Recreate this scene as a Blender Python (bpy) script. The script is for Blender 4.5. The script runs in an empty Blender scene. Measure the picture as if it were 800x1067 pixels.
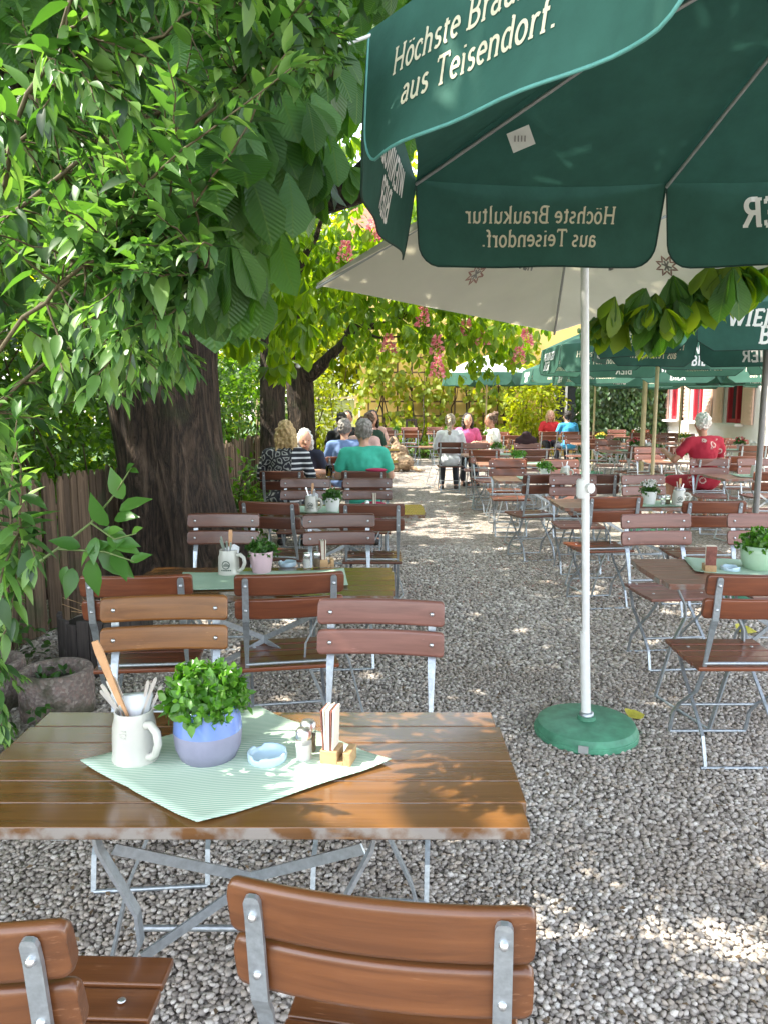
import bpy, bmesh, math, random
import numpy as np
from mathutils import Vector, Matrix
R = math.radians
rng = np.random.default_rng(7)
random.seed(7)
S = bpy.context.scene
COL = S.collection
# ------------------------------------------------------------------ camera
H = 1.62; F = 801.0; CX, CY = 400.0, 533.5
PITCH = math.atan((533.5-418)/F)
cam_d = bpy.data.cameras.new('camera'); cam = bpy.data.objects.new('camera', cam_d); COL.objects.link(cam)
cam.location = (0, 0, H); cam.rotation_euler = (R(90)-PITCH, 0, 0)
cam_d.sensor_fit = 'VERTICAL'; cam_d.sensor_height = 36; cam_d.lens = F/1067*36
cam_d.clip_start = .05; cam_d.clip_end = 600
S.camera = cam
cp, sp = math.cos(PITCH), math.sin(PITCH)
def ray(px, py):                       # direction with unit forward depth
    a = (px-CX)/F; b = (CY-py)/F
    return Vector((a, cp + b*sp, -sp + b*cp))
def at_h(px, py, h):
    d = ray(px, py); t = (h-H)/d.z
    return Vector((d.x*t, d.y*t, h))
def at_y(px, py, y):
    d = ray(px, py); t = y/d.y
    return Vector((d.x*t, y, H+d.z*t))

# ------------------------------------------------------------------ materials
def mat(name):
    m = bpy.data.materials.new(name); m.use_nodes = True
    return m, m.node_tree.nodes, m.node_tree.links, m.node_tree.nodes['Principled BSDF']
def N(nodes, t, **kw):
    n = nodes.new(t)
    for k, v in kw.items():
        if k.startswith('i_'): n.inputs[k[2:].replace('_', ' ')].default_value = v
        else: setattr(n, k, v)
    return n
def ramp(nodes, stops):
    r = nodes.new('ShaderNodeValToRGB'); e = r.color_ramp.elements
    while len(e) < len(stops): e.new(.5)
    for x, (p, c) in zip(e, stops): x.position = p; x.color = (*c, 1)
    return r
def texco(nodes, links, kind='Object', scale=(1,1,1)):
    t = nodes.new('ShaderNodeTexCoord'); mp = nodes.new('ShaderNodeMapping')
    links.new(t.outputs[kind], mp.inputs[0]); mp.inputs['Scale'].default_value = scale
    return mp.outputs[0]
def bump(nodes, links, h, bs, strength=.3, dist=.01):
    b = nodes.new('ShaderNodeBump'); b.inputs['Strength'].default_value = strength; b.inputs['Distance'].default_value = dist
    links.new(h, b.inputs['Height']); links.new(b.outputs[0], bs.inputs['Normal'])
def simple(name, col, rough=.6, metal=0, var=.15, scale=20, bmp=.1, spec=.5, coat=0, trans=0):
    m, n, l, b = mat(name)
    no = N(n, 'ShaderNodeTexNoise', i_Scale=scale, i_Detail=5.0, i_Roughness=.6); l.new(texco(n, l), no.inputs['Vector'])
    c0 = tuple(max(0, c*(1-var)) for c in col); c1 = tuple(min(1, c*(1+var)) for c in col)
    r = ramp(n, [(.3, c0), (.7, c1)]); l.new(no.outputs['Fac'], r.inputs[0]); l.new(r.outputs[0], b.inputs['Base Color'])
    b.inputs['Roughness'].default_value = rough; b.inputs['Metallic'].default_value = metal
    b.inputs['Specular IOR Level'].default_value = spec; b.inputs['Coat Weight'].default_value = coat
    b.inputs['Coat Roughness'].default_value = .12
    if bmp: bump(n, l, no.outputs['Fac'], b, bmp, .01)
    if trans:
        tr = N(n, 'ShaderNodeBsdfTranslucent'); l.new(r.outputs[0], tr.inputs[0])
        mx = N(n, 'ShaderNodeMixShader', i_Fac=trans); l.new(b.outputs[0], mx.inputs[1]); l.new(tr.outputs[0], mx.inputs[2])
        l.new(mx.outputs[0], n['Material Output'].inputs[0])
    return m
def wood(name, c0, c1, axis=0, rough=.32, coat=.35, worn=False, objvar=.25):
    m, n, l, b = mat(name)
    sc = [38, 38, 38]; sc[axis] = 1.6
    v = texco(n, l, 'Object', tuple(sc))
    oi = N(n, 'ShaderNodeObjectInfo')
    ad = N(n, 'ShaderNodeVectorMath', operation='ADD'); l.new(v, ad.inputs[0])
    cb = N(n, 'ShaderNodeCombineXYZ'); mu = N(n, 'ShaderNodeMath', operation='MULTIPLY'); mu.inputs[1].default_value = 60
    l.new(oi.outputs['Random'], mu.inputs[0]); l.new(mu.outputs[0], cb.inputs[0]); l.new(mu.outputs[0], cb.inputs[1]); l.new(cb.outputs[0], ad.inputs[1])
    no = N(n, 'ShaderNodeTexNoise', i_Scale=1.0, i_Detail=6.0, i_Roughness=.65, i_Distortion=.4); l.new(ad.outputs[0], no.inputs['Vector'])
    n2 = N(n, 'ShaderNodeTexNoise', i_Scale=.22, i_Detail=2.0); l.new(ad.outputs[0], n2.inputs['Vector'])
    r = ramp(n, [(.3, c0), (.68, c1)]); l.new(no.outputs['Fac'], r.inputs[0])
    hs = N(n, 'ShaderNodeHueSaturation'); l.new(r.outputs[0], hs.inputs['Color'])
    mr = N(n, 'ShaderNodeMapRange'); mr.inputs['To Min'].default_value = 1-objvar; mr.inputs['To Max'].default_value = 1+objvar
    m2 = N(n, 'ShaderNodeMath', operation='ADD'); l.new(oi.outputs['Random'], m2.inputs[0]); l.new(n2.outputs['Fac'], m2.inputs[1])
    mr.inputs['From Max'].default_value = 1.5; l.new(m2.outputs[0], mr.inputs[0]); l.new(mr.outputs[0], hs.inputs['Value'])
    out = hs.outputs[0]
    b.inputs['Roughness'].default_value = rough
    rr = N(n, 'ShaderNodeMapRange'); rr.inputs['To Min'].default_value = rough*.7; rr.inputs['To Max'].default_value = rough*1.5
    n3 = N(n, 'ShaderNodeTexNoise', i_Scale=6.0, i_Detail=6.0); l.new(texco(n, l), n3.inputs['Vector']); l.new(n3.outputs['Fac'], rr.inputs[0])
    l.new(rr.outputs[0], b.inputs['Roughness'])
    if worn:                                   # weathered bare wood along the sawn edges
        ge = N(n, 'ShaderNodeNewGeometry'); vt = N(n, 'ShaderNodeVectorTransform', vector_type='NORMAL', convert_from='WORLD', convert_to='OBJECT')
        l.new(ge.outputs['Normal'], vt.inputs[0]); sx = N(n, 'ShaderNodeSeparateXYZ'); l.new(vt.outputs[0], sx.inputs[0])
        ma = N(n, 'ShaderNodeMapRange'); ma.inputs['From Min'].default_value = .45; ma.inputs['From Max'].default_value = .15
        l.new(sx.outputs[2], ma.inputs[0])
        n4 = N(n, 'ShaderNodeTexNoise', i_Scale=14.0, i_Detail=6.0); l.new(texco(n, l), n4.inputs['Vector'])
        r4 = ramp(n, [(.42, (0,0,0)), (.55, (1,1,1))]); l.new(n4.outputs['Fac'], r4.inputs[0])
        mm = N(n, 'ShaderNodeMath', operation='MULTIPLY'); l.new(ma.outputs[0], mm.inputs[0]); l.new(r4.outputs[0], mm.inputs[1])
        mx = N(n, 'ShaderNodeMix', data_type='RGBA'); l.new(mm.outputs[0], mx.inputs[0]); l.new(out, mx.inputs[6])
        mx.inputs[7].default_value = (.26, .235, .21, 1); out = mx.outputs[2]
    ns = N(n, 'ShaderNodeTexNoise', i_Scale=1.0, i_Detail=3.0, i_Roughness=.7); sc2 = [160,160,160]; sc2[axis] = 9; l.new(texco(n, l, 'Object', tuple(sc2)), ns.inputs['Vector'])
    nt = N(n, 'ShaderNodeTexNoise', i_Scale=9.0, i_Detail=3.0); l.new(texco(n, l), nt.inputs['Vector'])
    ms_ = N(n, 'ShaderNodeMath', operation='MULTIPLY'); l.new(ns.outputs['Fac'], ms_.inputs[0]); l.new(nt.outputs['Fac'], ms_.inputs[1])
    rs = ramp(n, [(.37, (0,0,0)), (.43, (.55,.55,.55))]); l.new(ms_.outputs[0], rs.inputs[0])
    sm2 = N(n, 'ShaderNodeMix', data_type='RGBA'); l.new(rs.outputs[0], sm2.inputs[0]); l.new(out, sm2.inputs[6]); sm2.inputs[7].default_value = (min(1, c1[0]*1.5+.06), min(1, c1[1]*1.6+.05), min(1, c1[2]*1.8+.04), 1); out = sm2.outputs[2]
    l.new(out, b.inputs['Base Color'])
    b.inputs['Coat Weight'].default_value = coat; b.inputs['Coat Roughness'].default_value = .14
    bump(n, l, no.outputs['Fac'], b, .12, .004)
    return m
def leafmat(name, cols, trans=.42, rough=.42, veins=False, tcol=None):
    m, n, l, b = mat(name)
    ge = N(n, 'ShaderNodeNewGeometry')
    r = ramp(n, [(i/(len(cols)-1), c) for i, c in enumerate(cols)]); l.new(ge.outputs['Random Per Island'], r.inputs[0])
    col = r.outputs[0]
    if veins:
        uv = N(n, 'ShaderNodeTexCoord'); sx = N(n, 'ShaderNodeSeparateXYZ'); l.new(uv.outputs['UV'], sx.inputs[0])
        a = N(n, 'ShaderNodeMath', operation='SUBTRACT'); a.inputs[1].default_value = .5; l.new(sx.outputs[0], a.inputs[0])
        ab = N(n, 'ShaderNodeMath', operation='ABSOLUTE'); l.new(a.outputs[0], ab.inputs[0])
        k = N(n, 'ShaderNodeMath', operation='MULTIPLY'); k.inputs[1].default_value = .55; l.new(ab.outputs[0], k.inputs[0])
        d = N(n, 'ShaderNodeMath', operation='SUBTRACT'); l.new(sx.outputs[1], d.inputs[0]); l.new(k.outputs[0], d.inputs[1])
        f = N(n, 'ShaderNodeMath', operation='MULTIPLY'); f.inputs[1].default_value = 110; l.new(d.outputs[0], f.inputs[0])
        s = N(n, 'ShaderNodeMath', operation='SINE'); l.new(f.outputs[0], s.inputs[0])
        bump(n, l, s.outputs[0], b, .35, .003)
        mr = N(n, 'ShaderNodeMapRange'); mr.inputs['From Min'].default_value = .6; mr.inputs['To Max'].default_value = .08; l.new(s.outputs[0], mr.inputs[0])
        mid = N(n, 'ShaderNodeMapRange'); mid.inputs['From Min'].default_value = .03; mid.inputs['From Max'].default_value = .0; mid.inputs['To Max'].default_value = .5; l.new(ab.outputs[0], mid.inputs[0])
        mxx = N(n, 'ShaderNodeMath', operation='MAXIMUM'); l.new(mr.outputs[0], mxx.inputs[0]); l.new(mid.outputs[0], mxx.inputs[1])
        mx = N(n, 'ShaderNodeMix', data_type='RGBA'); l.new(mxx.outputs[0], mx.inputs[0]); l.new(col, mx.inputs[6]); mx.inputs[7].default_value = (.16, .26, .06, 1)
        col = mx.outputs[2]
    l.new(col, b.inputs['Base Color']); b.inputs['Roughness'].default_value = rough
    tr = N(n, 'ShaderNodeBsdfTranslucent')
    hs = N(n, 'ShaderNodeMix', data_type='RGBA', blend_type='MULTIPLY'); hs.inputs[0].default_value = 1
    l.new(col, hs.inputs[6]); hs.inputs[7].default_value = (*(tcol or (2.0, 2.3, .6)), 1); l.new(hs.outputs[2], tr.inputs[0])
    mx = N(n, 'ShaderNodeMixShader', i_Fac=trans); l.new(b.outputs[0], mx.inputs[1]); l.new(tr.outputs[0], mx.inputs[2])
    l.new(mx.outputs[0], n['Material Output'].inputs[0])
    return m
M = {}
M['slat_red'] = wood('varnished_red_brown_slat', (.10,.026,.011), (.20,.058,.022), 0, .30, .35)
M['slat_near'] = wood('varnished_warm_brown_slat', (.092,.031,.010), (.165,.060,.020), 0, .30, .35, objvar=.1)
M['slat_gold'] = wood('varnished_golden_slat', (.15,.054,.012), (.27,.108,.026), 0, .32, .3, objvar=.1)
M['slat_rose'] = wood('sky_sheen_brown_slat', (.15,.058,.042), (.25,.108,.080), 0, .38, .25, objvar=.1)  # pinkish sky reflection put into the slat colour
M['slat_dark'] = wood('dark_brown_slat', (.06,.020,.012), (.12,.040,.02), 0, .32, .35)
M['table'] = wood('varnished_brown_tabletop', (.092,.039,.011), (.155,.067,.018), 0, .20, .55, worn=True, objvar=.12)
M['table2'] = wood('red_brown_tabletop', (.19,.085,.055), (.27,.125,.082), 0, .34, .2, worn=True, objvar=.2)
M['steel'] = simple('galvanised_steel', (.40,.44,.47), .38, .75, .18, 60, .1)
M['bolt'] = simple('zinc_bolt', (.62,.64,.66), .28, .9, .1, 40, 0)
M['bark'] = None
def barkmat():
    m, n, l, b = mat('rough_bark')
    def ridge(sc, det, dist):
        no = N(n, 'ShaderNodeTexNoise', i_Scale=1.0, i_Detail=det, i_Roughness=.62, i_Distortion=dist); l.new(texco(n, l, 'Object', sc), no.inputs['Vector'])
        a = N(n, 'ShaderNodeMath', operation='SUBTRACT'); a.inputs[1].default_value = .5; l.new(no.outputs['Fac'], a.inputs[0])
        c = N(n, 'ShaderNodeMath', operation='ABSOLUTE'); l.new(a.outputs[0], c.inputs[0]); d = N(n, 'ShaderNodeMath', operation='MULTIPLY'); d.inputs[1].default_value = 4.5; d.use_clamp = True; l.new(c.outputs[0], d.inputs[0]); return d.outputs[0]
    r1 = ridge((7.5,7.5,1.1), 5.0, 1.1); r2 = ridge((22,22,4.5), 6.0, .6)
    k = N(n, 'ShaderNodeMath', operation='MULTIPLY_ADD'); k.inputs[1].default_value = .45; l.new(r2, k.inputs[0]); l.new(r1, k.inputs[2])
    r = ramp(n, [(.05, (.018,.012,.008)), (.4, (.070,.045,.030)), (.95, (.155,.105,.072)), (1.0, (.17,.125,.09))]); l.new(k.outputs[0], r.inputs[0])
    ms = N(n, 'ShaderNodeTexNoise', i_Scale=2.2, i_Detail=6.0); l.new(texco(n, l), ms.inputs['Vector'])
    rm = ramp(n, [(.56, (0,0,0)), (.70, (.75,.75,.75))]); l.new(ms.outputs['Fac'], rm.inputs[0])
    mx = N(n, 'ShaderNodeMix', data_type='RGBA'); l.new(rm.outputs[0], mx.inputs[0]); l.new(r.outputs[0], mx.inputs[6]); mx.inputs[7].default_value = (.045,.058,.02, 1)
    l.new(mx.outputs[2], b.inputs['Base Color']); b.inputs['Roughness'].default_value = .9
    bump(n, l, k.outputs[0], b, 1.0, .07)
    return m
M['bark'] = barkmat()
M['twig'] = simple('brown_twig', (.085,.065,.03), .8, 0, .3, 60, .2)
M['stem'] = simple('green_stem', (.12,.17,.05), .6, 0, .2, 60, 0)
M['leaf_shrub'] = leafmat('fresh_shrub_leaf', [(.015,.042,.012), (.04,.10,.024), (.08,.175,.042), (.125,.235,.055), (.21,.33,.09)], .36, .42, tcol=(1.6,1.9,.6))
M['leaf_sapling'] = leafmat('sapling_leaf', [(.05,.14,.025), (.075,.19,.035), (.13,.26,.05)], .35, .36, tcol=(1.6,1.9,.6))
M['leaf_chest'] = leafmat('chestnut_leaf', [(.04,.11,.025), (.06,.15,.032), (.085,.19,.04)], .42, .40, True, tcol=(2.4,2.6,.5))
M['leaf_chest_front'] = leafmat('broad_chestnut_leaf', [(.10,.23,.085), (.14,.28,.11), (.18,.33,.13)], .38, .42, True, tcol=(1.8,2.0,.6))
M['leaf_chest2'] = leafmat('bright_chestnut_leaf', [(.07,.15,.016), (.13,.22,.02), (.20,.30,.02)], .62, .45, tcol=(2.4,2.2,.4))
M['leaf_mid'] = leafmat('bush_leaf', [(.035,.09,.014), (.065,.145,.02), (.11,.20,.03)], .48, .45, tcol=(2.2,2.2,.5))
M['leaf_sun'] = leafmat('sunny_leaf', [(.14,.21,.015), (.23,.30,.018), (.33,.385,.025)], .6, .5, tcol=(2.0,1.7,.4))  # bright yellow-green puts the sunlit glow into the leaf colour
M['leaf_ivy'] = leafmat('ivy_leaf', [(.015,.045,.01), (.03,.075,.014), (.045,.10,.02)], .3, .42)
M['leaf_pot'] = leafmat('pot_plant_leaf', [(.04,.13,.012), (.07,.19,.018), (.12,.26,.03)], .35, .33, tcol=(1.6,1.9,.5))
M['leaf_herb'] = leafmat('herb_leaf', [(.02,.07,.012), (.04,.11,.018), (.06,.15,.02)], .3, .4)
M['flower_pink'] = leafmat('pink_blossom', [(.62,.14,.20), (.76,.26,.30), (.84,.46,.42)], .4, .6, tcol=(1.1,1,1))
M['flower_white'] = leafmat('white_blossom', [(.7,.7,.66), (.8,.8,.78)], .3, .6, tcol=(1,1,1))
M['flower_yellow'] = leafmat('yellow_blossom', [(.75,.55,.05), (.8,.65,.1)], .3, .6, tcol=(1,1,1))
M['flower_red'] = leafmat('red_blossom', [(.5,.03,.05), (.6,.1,.15)], .3, .6, tcol=(1,1,1))
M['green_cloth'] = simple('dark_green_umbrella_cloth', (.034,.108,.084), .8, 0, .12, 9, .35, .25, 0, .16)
M['green_hem'] = simple('green_hem_tape', (.006,.04,.028), .7, 0, .1, 30, 0)
M['teal_hem'] = simple('teal_hem_tape', (.10,.30,.27), .7, 0, .1, 30, 0)  # lighter teal hem tape for a single flap
M['green_cloth2'] = simple('sunlit_green_umbrella_cloth', (.055,.145,.105), .75, 0, .12, 5, .05, .3, 0, .45)  # paler green carries the glow of sun from above in its colour
M['beige_cloth'] = simple('beige_umbrella_lining', (.86,.79,.71), .8, 0, .04, 3, .03, .2, 0, .6)
M['olive_cloth'] = simple('olive_umbrella_top', (.52,.52,.42), .8, 0, .1, 5, 0, trans=.7)
M['letter'] = simple('cream_print', (.62,.58,.42), .7, 0, .05, 30, 0)
M['letter_white'] = simple('white_print', (.78,.78,.74), .7, 0, .05, 30, 0)
M['letter_grey'] = simple('grey_print', (.27,.25,.24), .8, 0, .1, 30, 0)
M['letter_rose'] = simple('faded_red_print', (.38,.20,.17), .8, 0, .15, 30, 0)
M['white_metal'] = simple('white_painted_metal', (.78,.78,.76), .4, 0, .05, 20, .03)
M['rib'] = simple('grey_rib', (.42,.43,.42), .4, .3, .1, 30, 0)
M['pole_grey'] = simple('dark_grey_pole', (.20,.19,.18), .45, .3, .1, 20, 0)
M['pole_wood'] = simple('pale_wooden_pole', (.55,.45,.26), .6, 0, .15, 8, 0)
M['base_green'] = simple('green_painted_base', (.07,.25,.15), .55, 0, .28, 14, .15)
M['stoneware'] = simple('grey_stoneware', (.52,.51,.45), .25, 0, .06, 15, .03, .5, .3)
M['stoneware_dark'] = simple('dark_green_print', (.05,.08,.06), .4, 0, .1, 15, 0)
M['pot_blue'] = simple('glazed_blue', (.15,.24,.55), .2, 0, .12, 10, .02, .5, .4)
M['pot_grey'] = simple('matt_lilac_grey', (.24,.24,.32), .7, 0, .08, 25, .04)
M['pot_pink'] = simple('pale_pink_glaze', (.62,.44,.48), .35, 0, .06, 10, .02)
M['pot_white'] = simple('white_glaze', (.76,.76,.74), .3, 0, .04, 10, 0)
M['pot_mint'] = simple('mint_glaze', (.42,.60,.42), .3, 0, .08, 10, .02)
M['soil'] = simple('potting_soil', (.02,.014,.01), .95, 0, .4, 60, .6)
M['ceramic_white'] = simple('pale_blue_porcelain', (.48,.64,.74), .2, 0, .03, 10, 0, .5, .3)
M['spoon_wood'] = simple('pale_beech', (.55,.30,.15), .55, 0, .15, 30, .05)
M['block_wood'] = wood('light_pine', (.36,.21,.095), (.48,.31,.15), 0, .5, 0, objvar=.1)
M['card'] = simple('printed_card', (.72,.66,.55), .6, 0, .1, 40, 0)
M['card_dark'] = simple('card_back', (.20,.07,.05), .6, 0, .3, 50, 0)
M['napkin'] = simple('white_napkin', (.78,.80,.82), .8, 0, .04, 30, .1, trans=.15)
M['cutlery'] = simple('polished_steel', (.80,.80,.80), .34, 1, .02, 20, 0)
M['salt'] = simple('salt_grains', (.8,.8,.76), .9, 0, .05, 100, .1)
M['pepper'] = simple('ground_pepper', (.22,.16,.10), .9, 0, .3, 100, .2)
def glassmat():
    m, n, l, b = mat('clear_glass'); b.inputs['Transmission Weight'].default_value = 1; b.inputs['Roughness'].default_value = .05
    b.inputs['Base Color'].default_value = (.95,.97,.96,1); b.inputs['IOR'].default_value = 1.3
    return m
M['glass'] = glassmat()
M['beer'] = simple('amber_beer', (.65,.36,.05), .2, 0, .05, 10, 0)
def clothmat(name, c0, c1, freq, rot):
    m, n, l, b = mat(name)
    t = N(n, 'ShaderNodeTexCoord'); mp = N(n, 'ShaderNodeMapping'); mp.inputs['Rotation'].default_value = (0,0,rot); l.new(t.outputs['Object'], mp.inputs[0])
    w = N(n, 'ShaderNodeTexWave', i_Scale=freq, bands_direction='Y', i_Distortion=.15); l.new(mp.outputs[0], w.inputs['Vector'])
    r = ramp(n, [(.42, c0), (.58, c1)]); l.new(w.outputs['Fac'], r.inputs[0]); l.new(r.outputs[0], b.inputs['Base Color'])
    b.inputs['Roughness'].default_value = .9; b.inputs['Specular IOR Level'].default_value = .2
    no = N(n, 'ShaderNodeTexNoise', i_Scale=400.0); l.new(t.outputs['Object'], no.inputs['Vector']); bump(n, l, no.outputs['Fac'], b, .2, .001)
    return m
M['runner'] = clothmat('green_striped_linen', (.29,.45,.33), (.60,.66,.55), 38, R(-8))
M['runner_plain'] = clothmat('mint_striped_linen', (.26,.42,.31), (.45,.54,.43), 30, R(20))
def concretemat():
    m, n, l, b = mat('exposed_aggregate_concrete')
    v = texco(n, l); vo = N(n, 'ShaderNodeTexVoronoi', i_Scale=70.0); l.new(v, vo.inputs['Vector'])
    no = N(n, 'ShaderNodeTexNoise', i_Scale=8.0, i_Detail=6.0); l.new(v, no.inputs['Vector'])
    r = ramp(n, [(.0, (.30,.21,.18)), (.5, (.18,.145,.13)), (1, (.38,.32,.28))]); l.new(vo.outputs['Color'], r.inputs[0])
    mx = N(n, 'ShaderNodeMix', data_type='RGBA'); rm = ramp(n, [(.5, (0,0,0)), (.65, (.8,.8,.8))]); l.new(no.outputs['Fac'], rm.inputs[0]); l.new(rm.outputs[0], mx.inputs[0])
    l.new(r.outputs[0], mx.inputs[6]); mx.inputs[7].default_value = (.055,.06,.03,1); l.new(mx.outputs[2], b.inputs['Base Color']); b.inputs['Roughness'].default_value = .95
    bump(n, l, vo.outputs['Distance'], b, .6, .01)
    return m
M['concrete'] = concretemat()
M['barrel'] = wood('weathered_black_wood', (.022,.018,.017), (.06,.05,.045), 2, .8, 0)
M['paling'] = wood('weathered_fence_wood', (.042,.027,.016), (.155,.105,.068), 2, .85, 0)
def _boards(m):
    n, l = m.node_tree.nodes, m.node_tree.links; b = n['Principled BSDF']; src = b.inputs['Base Color'].links[0].from_socket
    ge = N(n, 'ShaderNodeNewGeometry'); mr = N(n, 'ShaderNodeMapRange'); mr.inputs['To Min'].default_value = .55; mr.inputs['To Max'].default_value = 1.5; l.new(ge.outputs['Random Per Island'], mr.inputs[0])
    hs = N(n, 'ShaderNodeHueSaturation'); l.new(mr.outputs[0], hs.inputs['Value']); l.new(src, hs.inputs['Color'])
    no = N(n, 'ShaderNodeTexNoise', i_Scale=3.0, i_Detail=6.0); l.new(texco(n, l), no.inputs['Vector']); r = ramp(n, [(.55, (0,0,0)), (.7, (.7,.7,.7))]); l.new(no.outputs['Fac'], r.inputs[0])
    mx = N(n, 'ShaderNodeMix', data_type='RGBA'); l.new(r.outputs[0], mx.inputs[0]); l.new(hs.outputs[0], mx.inputs[6]); mx.inputs[7].default_value = (.06,.075,.035,1); l.new(mx.outputs[2], b.inputs['Base Color'])
_boards(M['paling'])
M['facade'] = simple('white_render', (.84,.80,.75), .9, 0, .06, 1.5, .05)
M['yellow_wall'] = simple('yellow_render', (.66,.47,.16), .9, 0, .14, 1.2, .1)
M['gate_green'] = simple('pale_green_paint', (.42,.45,.22), .7, 0, .08, 2, 0)
M['trellis'] = simple('brown_trellis_wood', (.13,.085,.045), .8, 0, .2, 10, 0)
M['shutter'] = simple('salmon_shutter_paint', (.74,.50,.38), .7, 0, .08, 3, 0)
M['red_frame'] = simple('red_window_paint', (.50,.03,.045), .55, 0, .08, 3, 0)
M['pane'] = simple('dark_window_pane', (.05,.055,.06), .1, 0, .1, 2, 0)
M['roof'] = simple('red_roof_tile', (.28,.10,.06), .85, 0, .2, 6, .3)
M['dark_metal'] = simple('rusty_dark_steel', (.05,.035,.028), .6, .4, .2, 10, 0)
M['leaf_fallen'] = simple('yellow_fallen_leaf', (.48,.44,.05), .6, 0, .2, 20, .2, trans=.2)
M['petal'] = simple('fallen_blossom', (.28,.12,.09), .9, 0, .3, 20, 0)
def groundmat():
    m, n, l, b = mat('grey_gravel_bed')
    v = texco(n, l, 'Object')
    nw = N(n, 'ShaderNodeTexNoise', i_Scale=30.0, i_Detail=2.0); l.new(v, nw.inputs['Vector'])
    mv = N(n, 'ShaderNodeMix', data_type='RGBA'); mv.inputs[0].default_value = .02; l.new(v, mv.inputs[6]); l.new(nw.outputs['Color'], mv.inputs[7])
    vo = N(n, 'ShaderNodeTexVoronoi', i_Scale=46.0); l.new(mv.outputs[2], vo.inputs['Vector'])
    ve = N(n, 'ShaderNodeTexVoronoi', i_Scale=46.0, feature='DISTANCE_TO_EDGE'); l.new(mv.outputs[2], ve.inputs['Vector'])
    sx = N(n, 'ShaderNodeSeparateColor'); l.new(vo.outputs['Color'], sx.inputs[0])
    r = ramp(n, [(.0, (.18,.16,.14)), (.3, (.33,.295,.26)), (.55, (.43,.365,.305)), (.8, (.49,.455,.41)), (1, (.64,.59,.53))]); l.new(sx.outputs[0], r.inputs[0])
    re = ramp(n, [(.0, (.45,.45,.45)), (.10, (1,1,1))]); l.new(ve.outputs['Distance'], re.inputs[0])
    mx = N(n, 'ShaderNodeMix', data_type='RGBA', blend_type='MULTIPLY'); mx.inputs[0].default_value = 1; l.new(r.outputs[0], mx.inputs[6]); l.new(re.outputs[0], mx.inputs[7])
    nb = N(n, 'ShaderNodeTexNoise', i_Scale=.9, i_Detail=5.0); l.new(v, nb.inputs['Vector'])
    rb = ramp(n, [(.45, (0,0,0)), (.75, (.55,.55,.55))]); l.new(nb.outputs['Fac'], rb.inputs[0])
    m2 = N(n, 'ShaderNodeMix', data_type='RGBA'); l.new(rb.outputs[0], m2.inputs[0]); l.new(mx.outputs[2], m2.inputs[6]); m2.inputs[7].default_value = (.20,.15,.11,1)
    l.new(m2.outputs[2], b.inputs['Base Color']); b.inputs['Roughness'].default_value = .85
    mi = N(n, 'ShaderNodeMath', operation='MINIMUM'); mi.inputs[1].default_value = .3; l.new(ve.outputs['Distance'], mi.inputs[0])
    bump(n, l, mi.outputs[0], b, 1.0, .03)
    return m
M['ground'] = groundmat()
def pebblemat():
    m, n, l, b = mat('grey_pebble')
    ge = N(n, 'ShaderNodeNewGeometry')
    r = ramp(n, [(.0, (.19,.168,.148)), (.2, (.31,.278,.248)), (.45, (.40,.358,.315)), (.6, (.47,.40,.33)), (.8, (.50,.465,.425)), (.95, (.60,.555,.495)), (1, (.72,.68,.62))]); l.new(ge.outputs['Random Per Island'], r.inputs[0])
    no = N(n, 'ShaderNodeTexNoise', i_Scale=140.0, i_Detail=4.0); l.new(texco(n, l), no.inputs['Vector'])
    mr = N(n, 'ShaderNodeMapRange'); mr.inputs['To Min'].default_value = .75; mr.inputs['To Max'].default_value = 1.25; l.new(no.outputs['Fac'], mr.inputs[0])
    hs = N(n, 'ShaderNodeHueSaturation'); l.new(r.outputs[0], hs.inputs['Color']); l.new(mr.outputs[0], hs.inputs['Value'])
    nd = N(n, 'ShaderNodeTexNoise', i_Scale=1.3, i_Detail=6.0, i_Roughness=.6); l.new(texco(n, l), nd.inputs['Vector'])
    rd_ = ramp(n, [(.42, (0,0,0)), (.72, (.65,.65,.65))]); l.new(nd.outputs['Fac'], rd_.inputs[0])
    dm = N(n, 'ShaderNodeMix', data_type='RGBA'); l.new(rd_.outputs[0], dm.inputs[0]); l.new(hs.outputs[0], dm.inputs[6]); dm.inputs[7].default_value = (.26,.21,.165,1)
    l.new(dm.outputs[2], b.inputs['Base Color']); b.inputs['Roughness'].default_value = .7
    return m
M['pebble'] = pebblemat()

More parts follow.
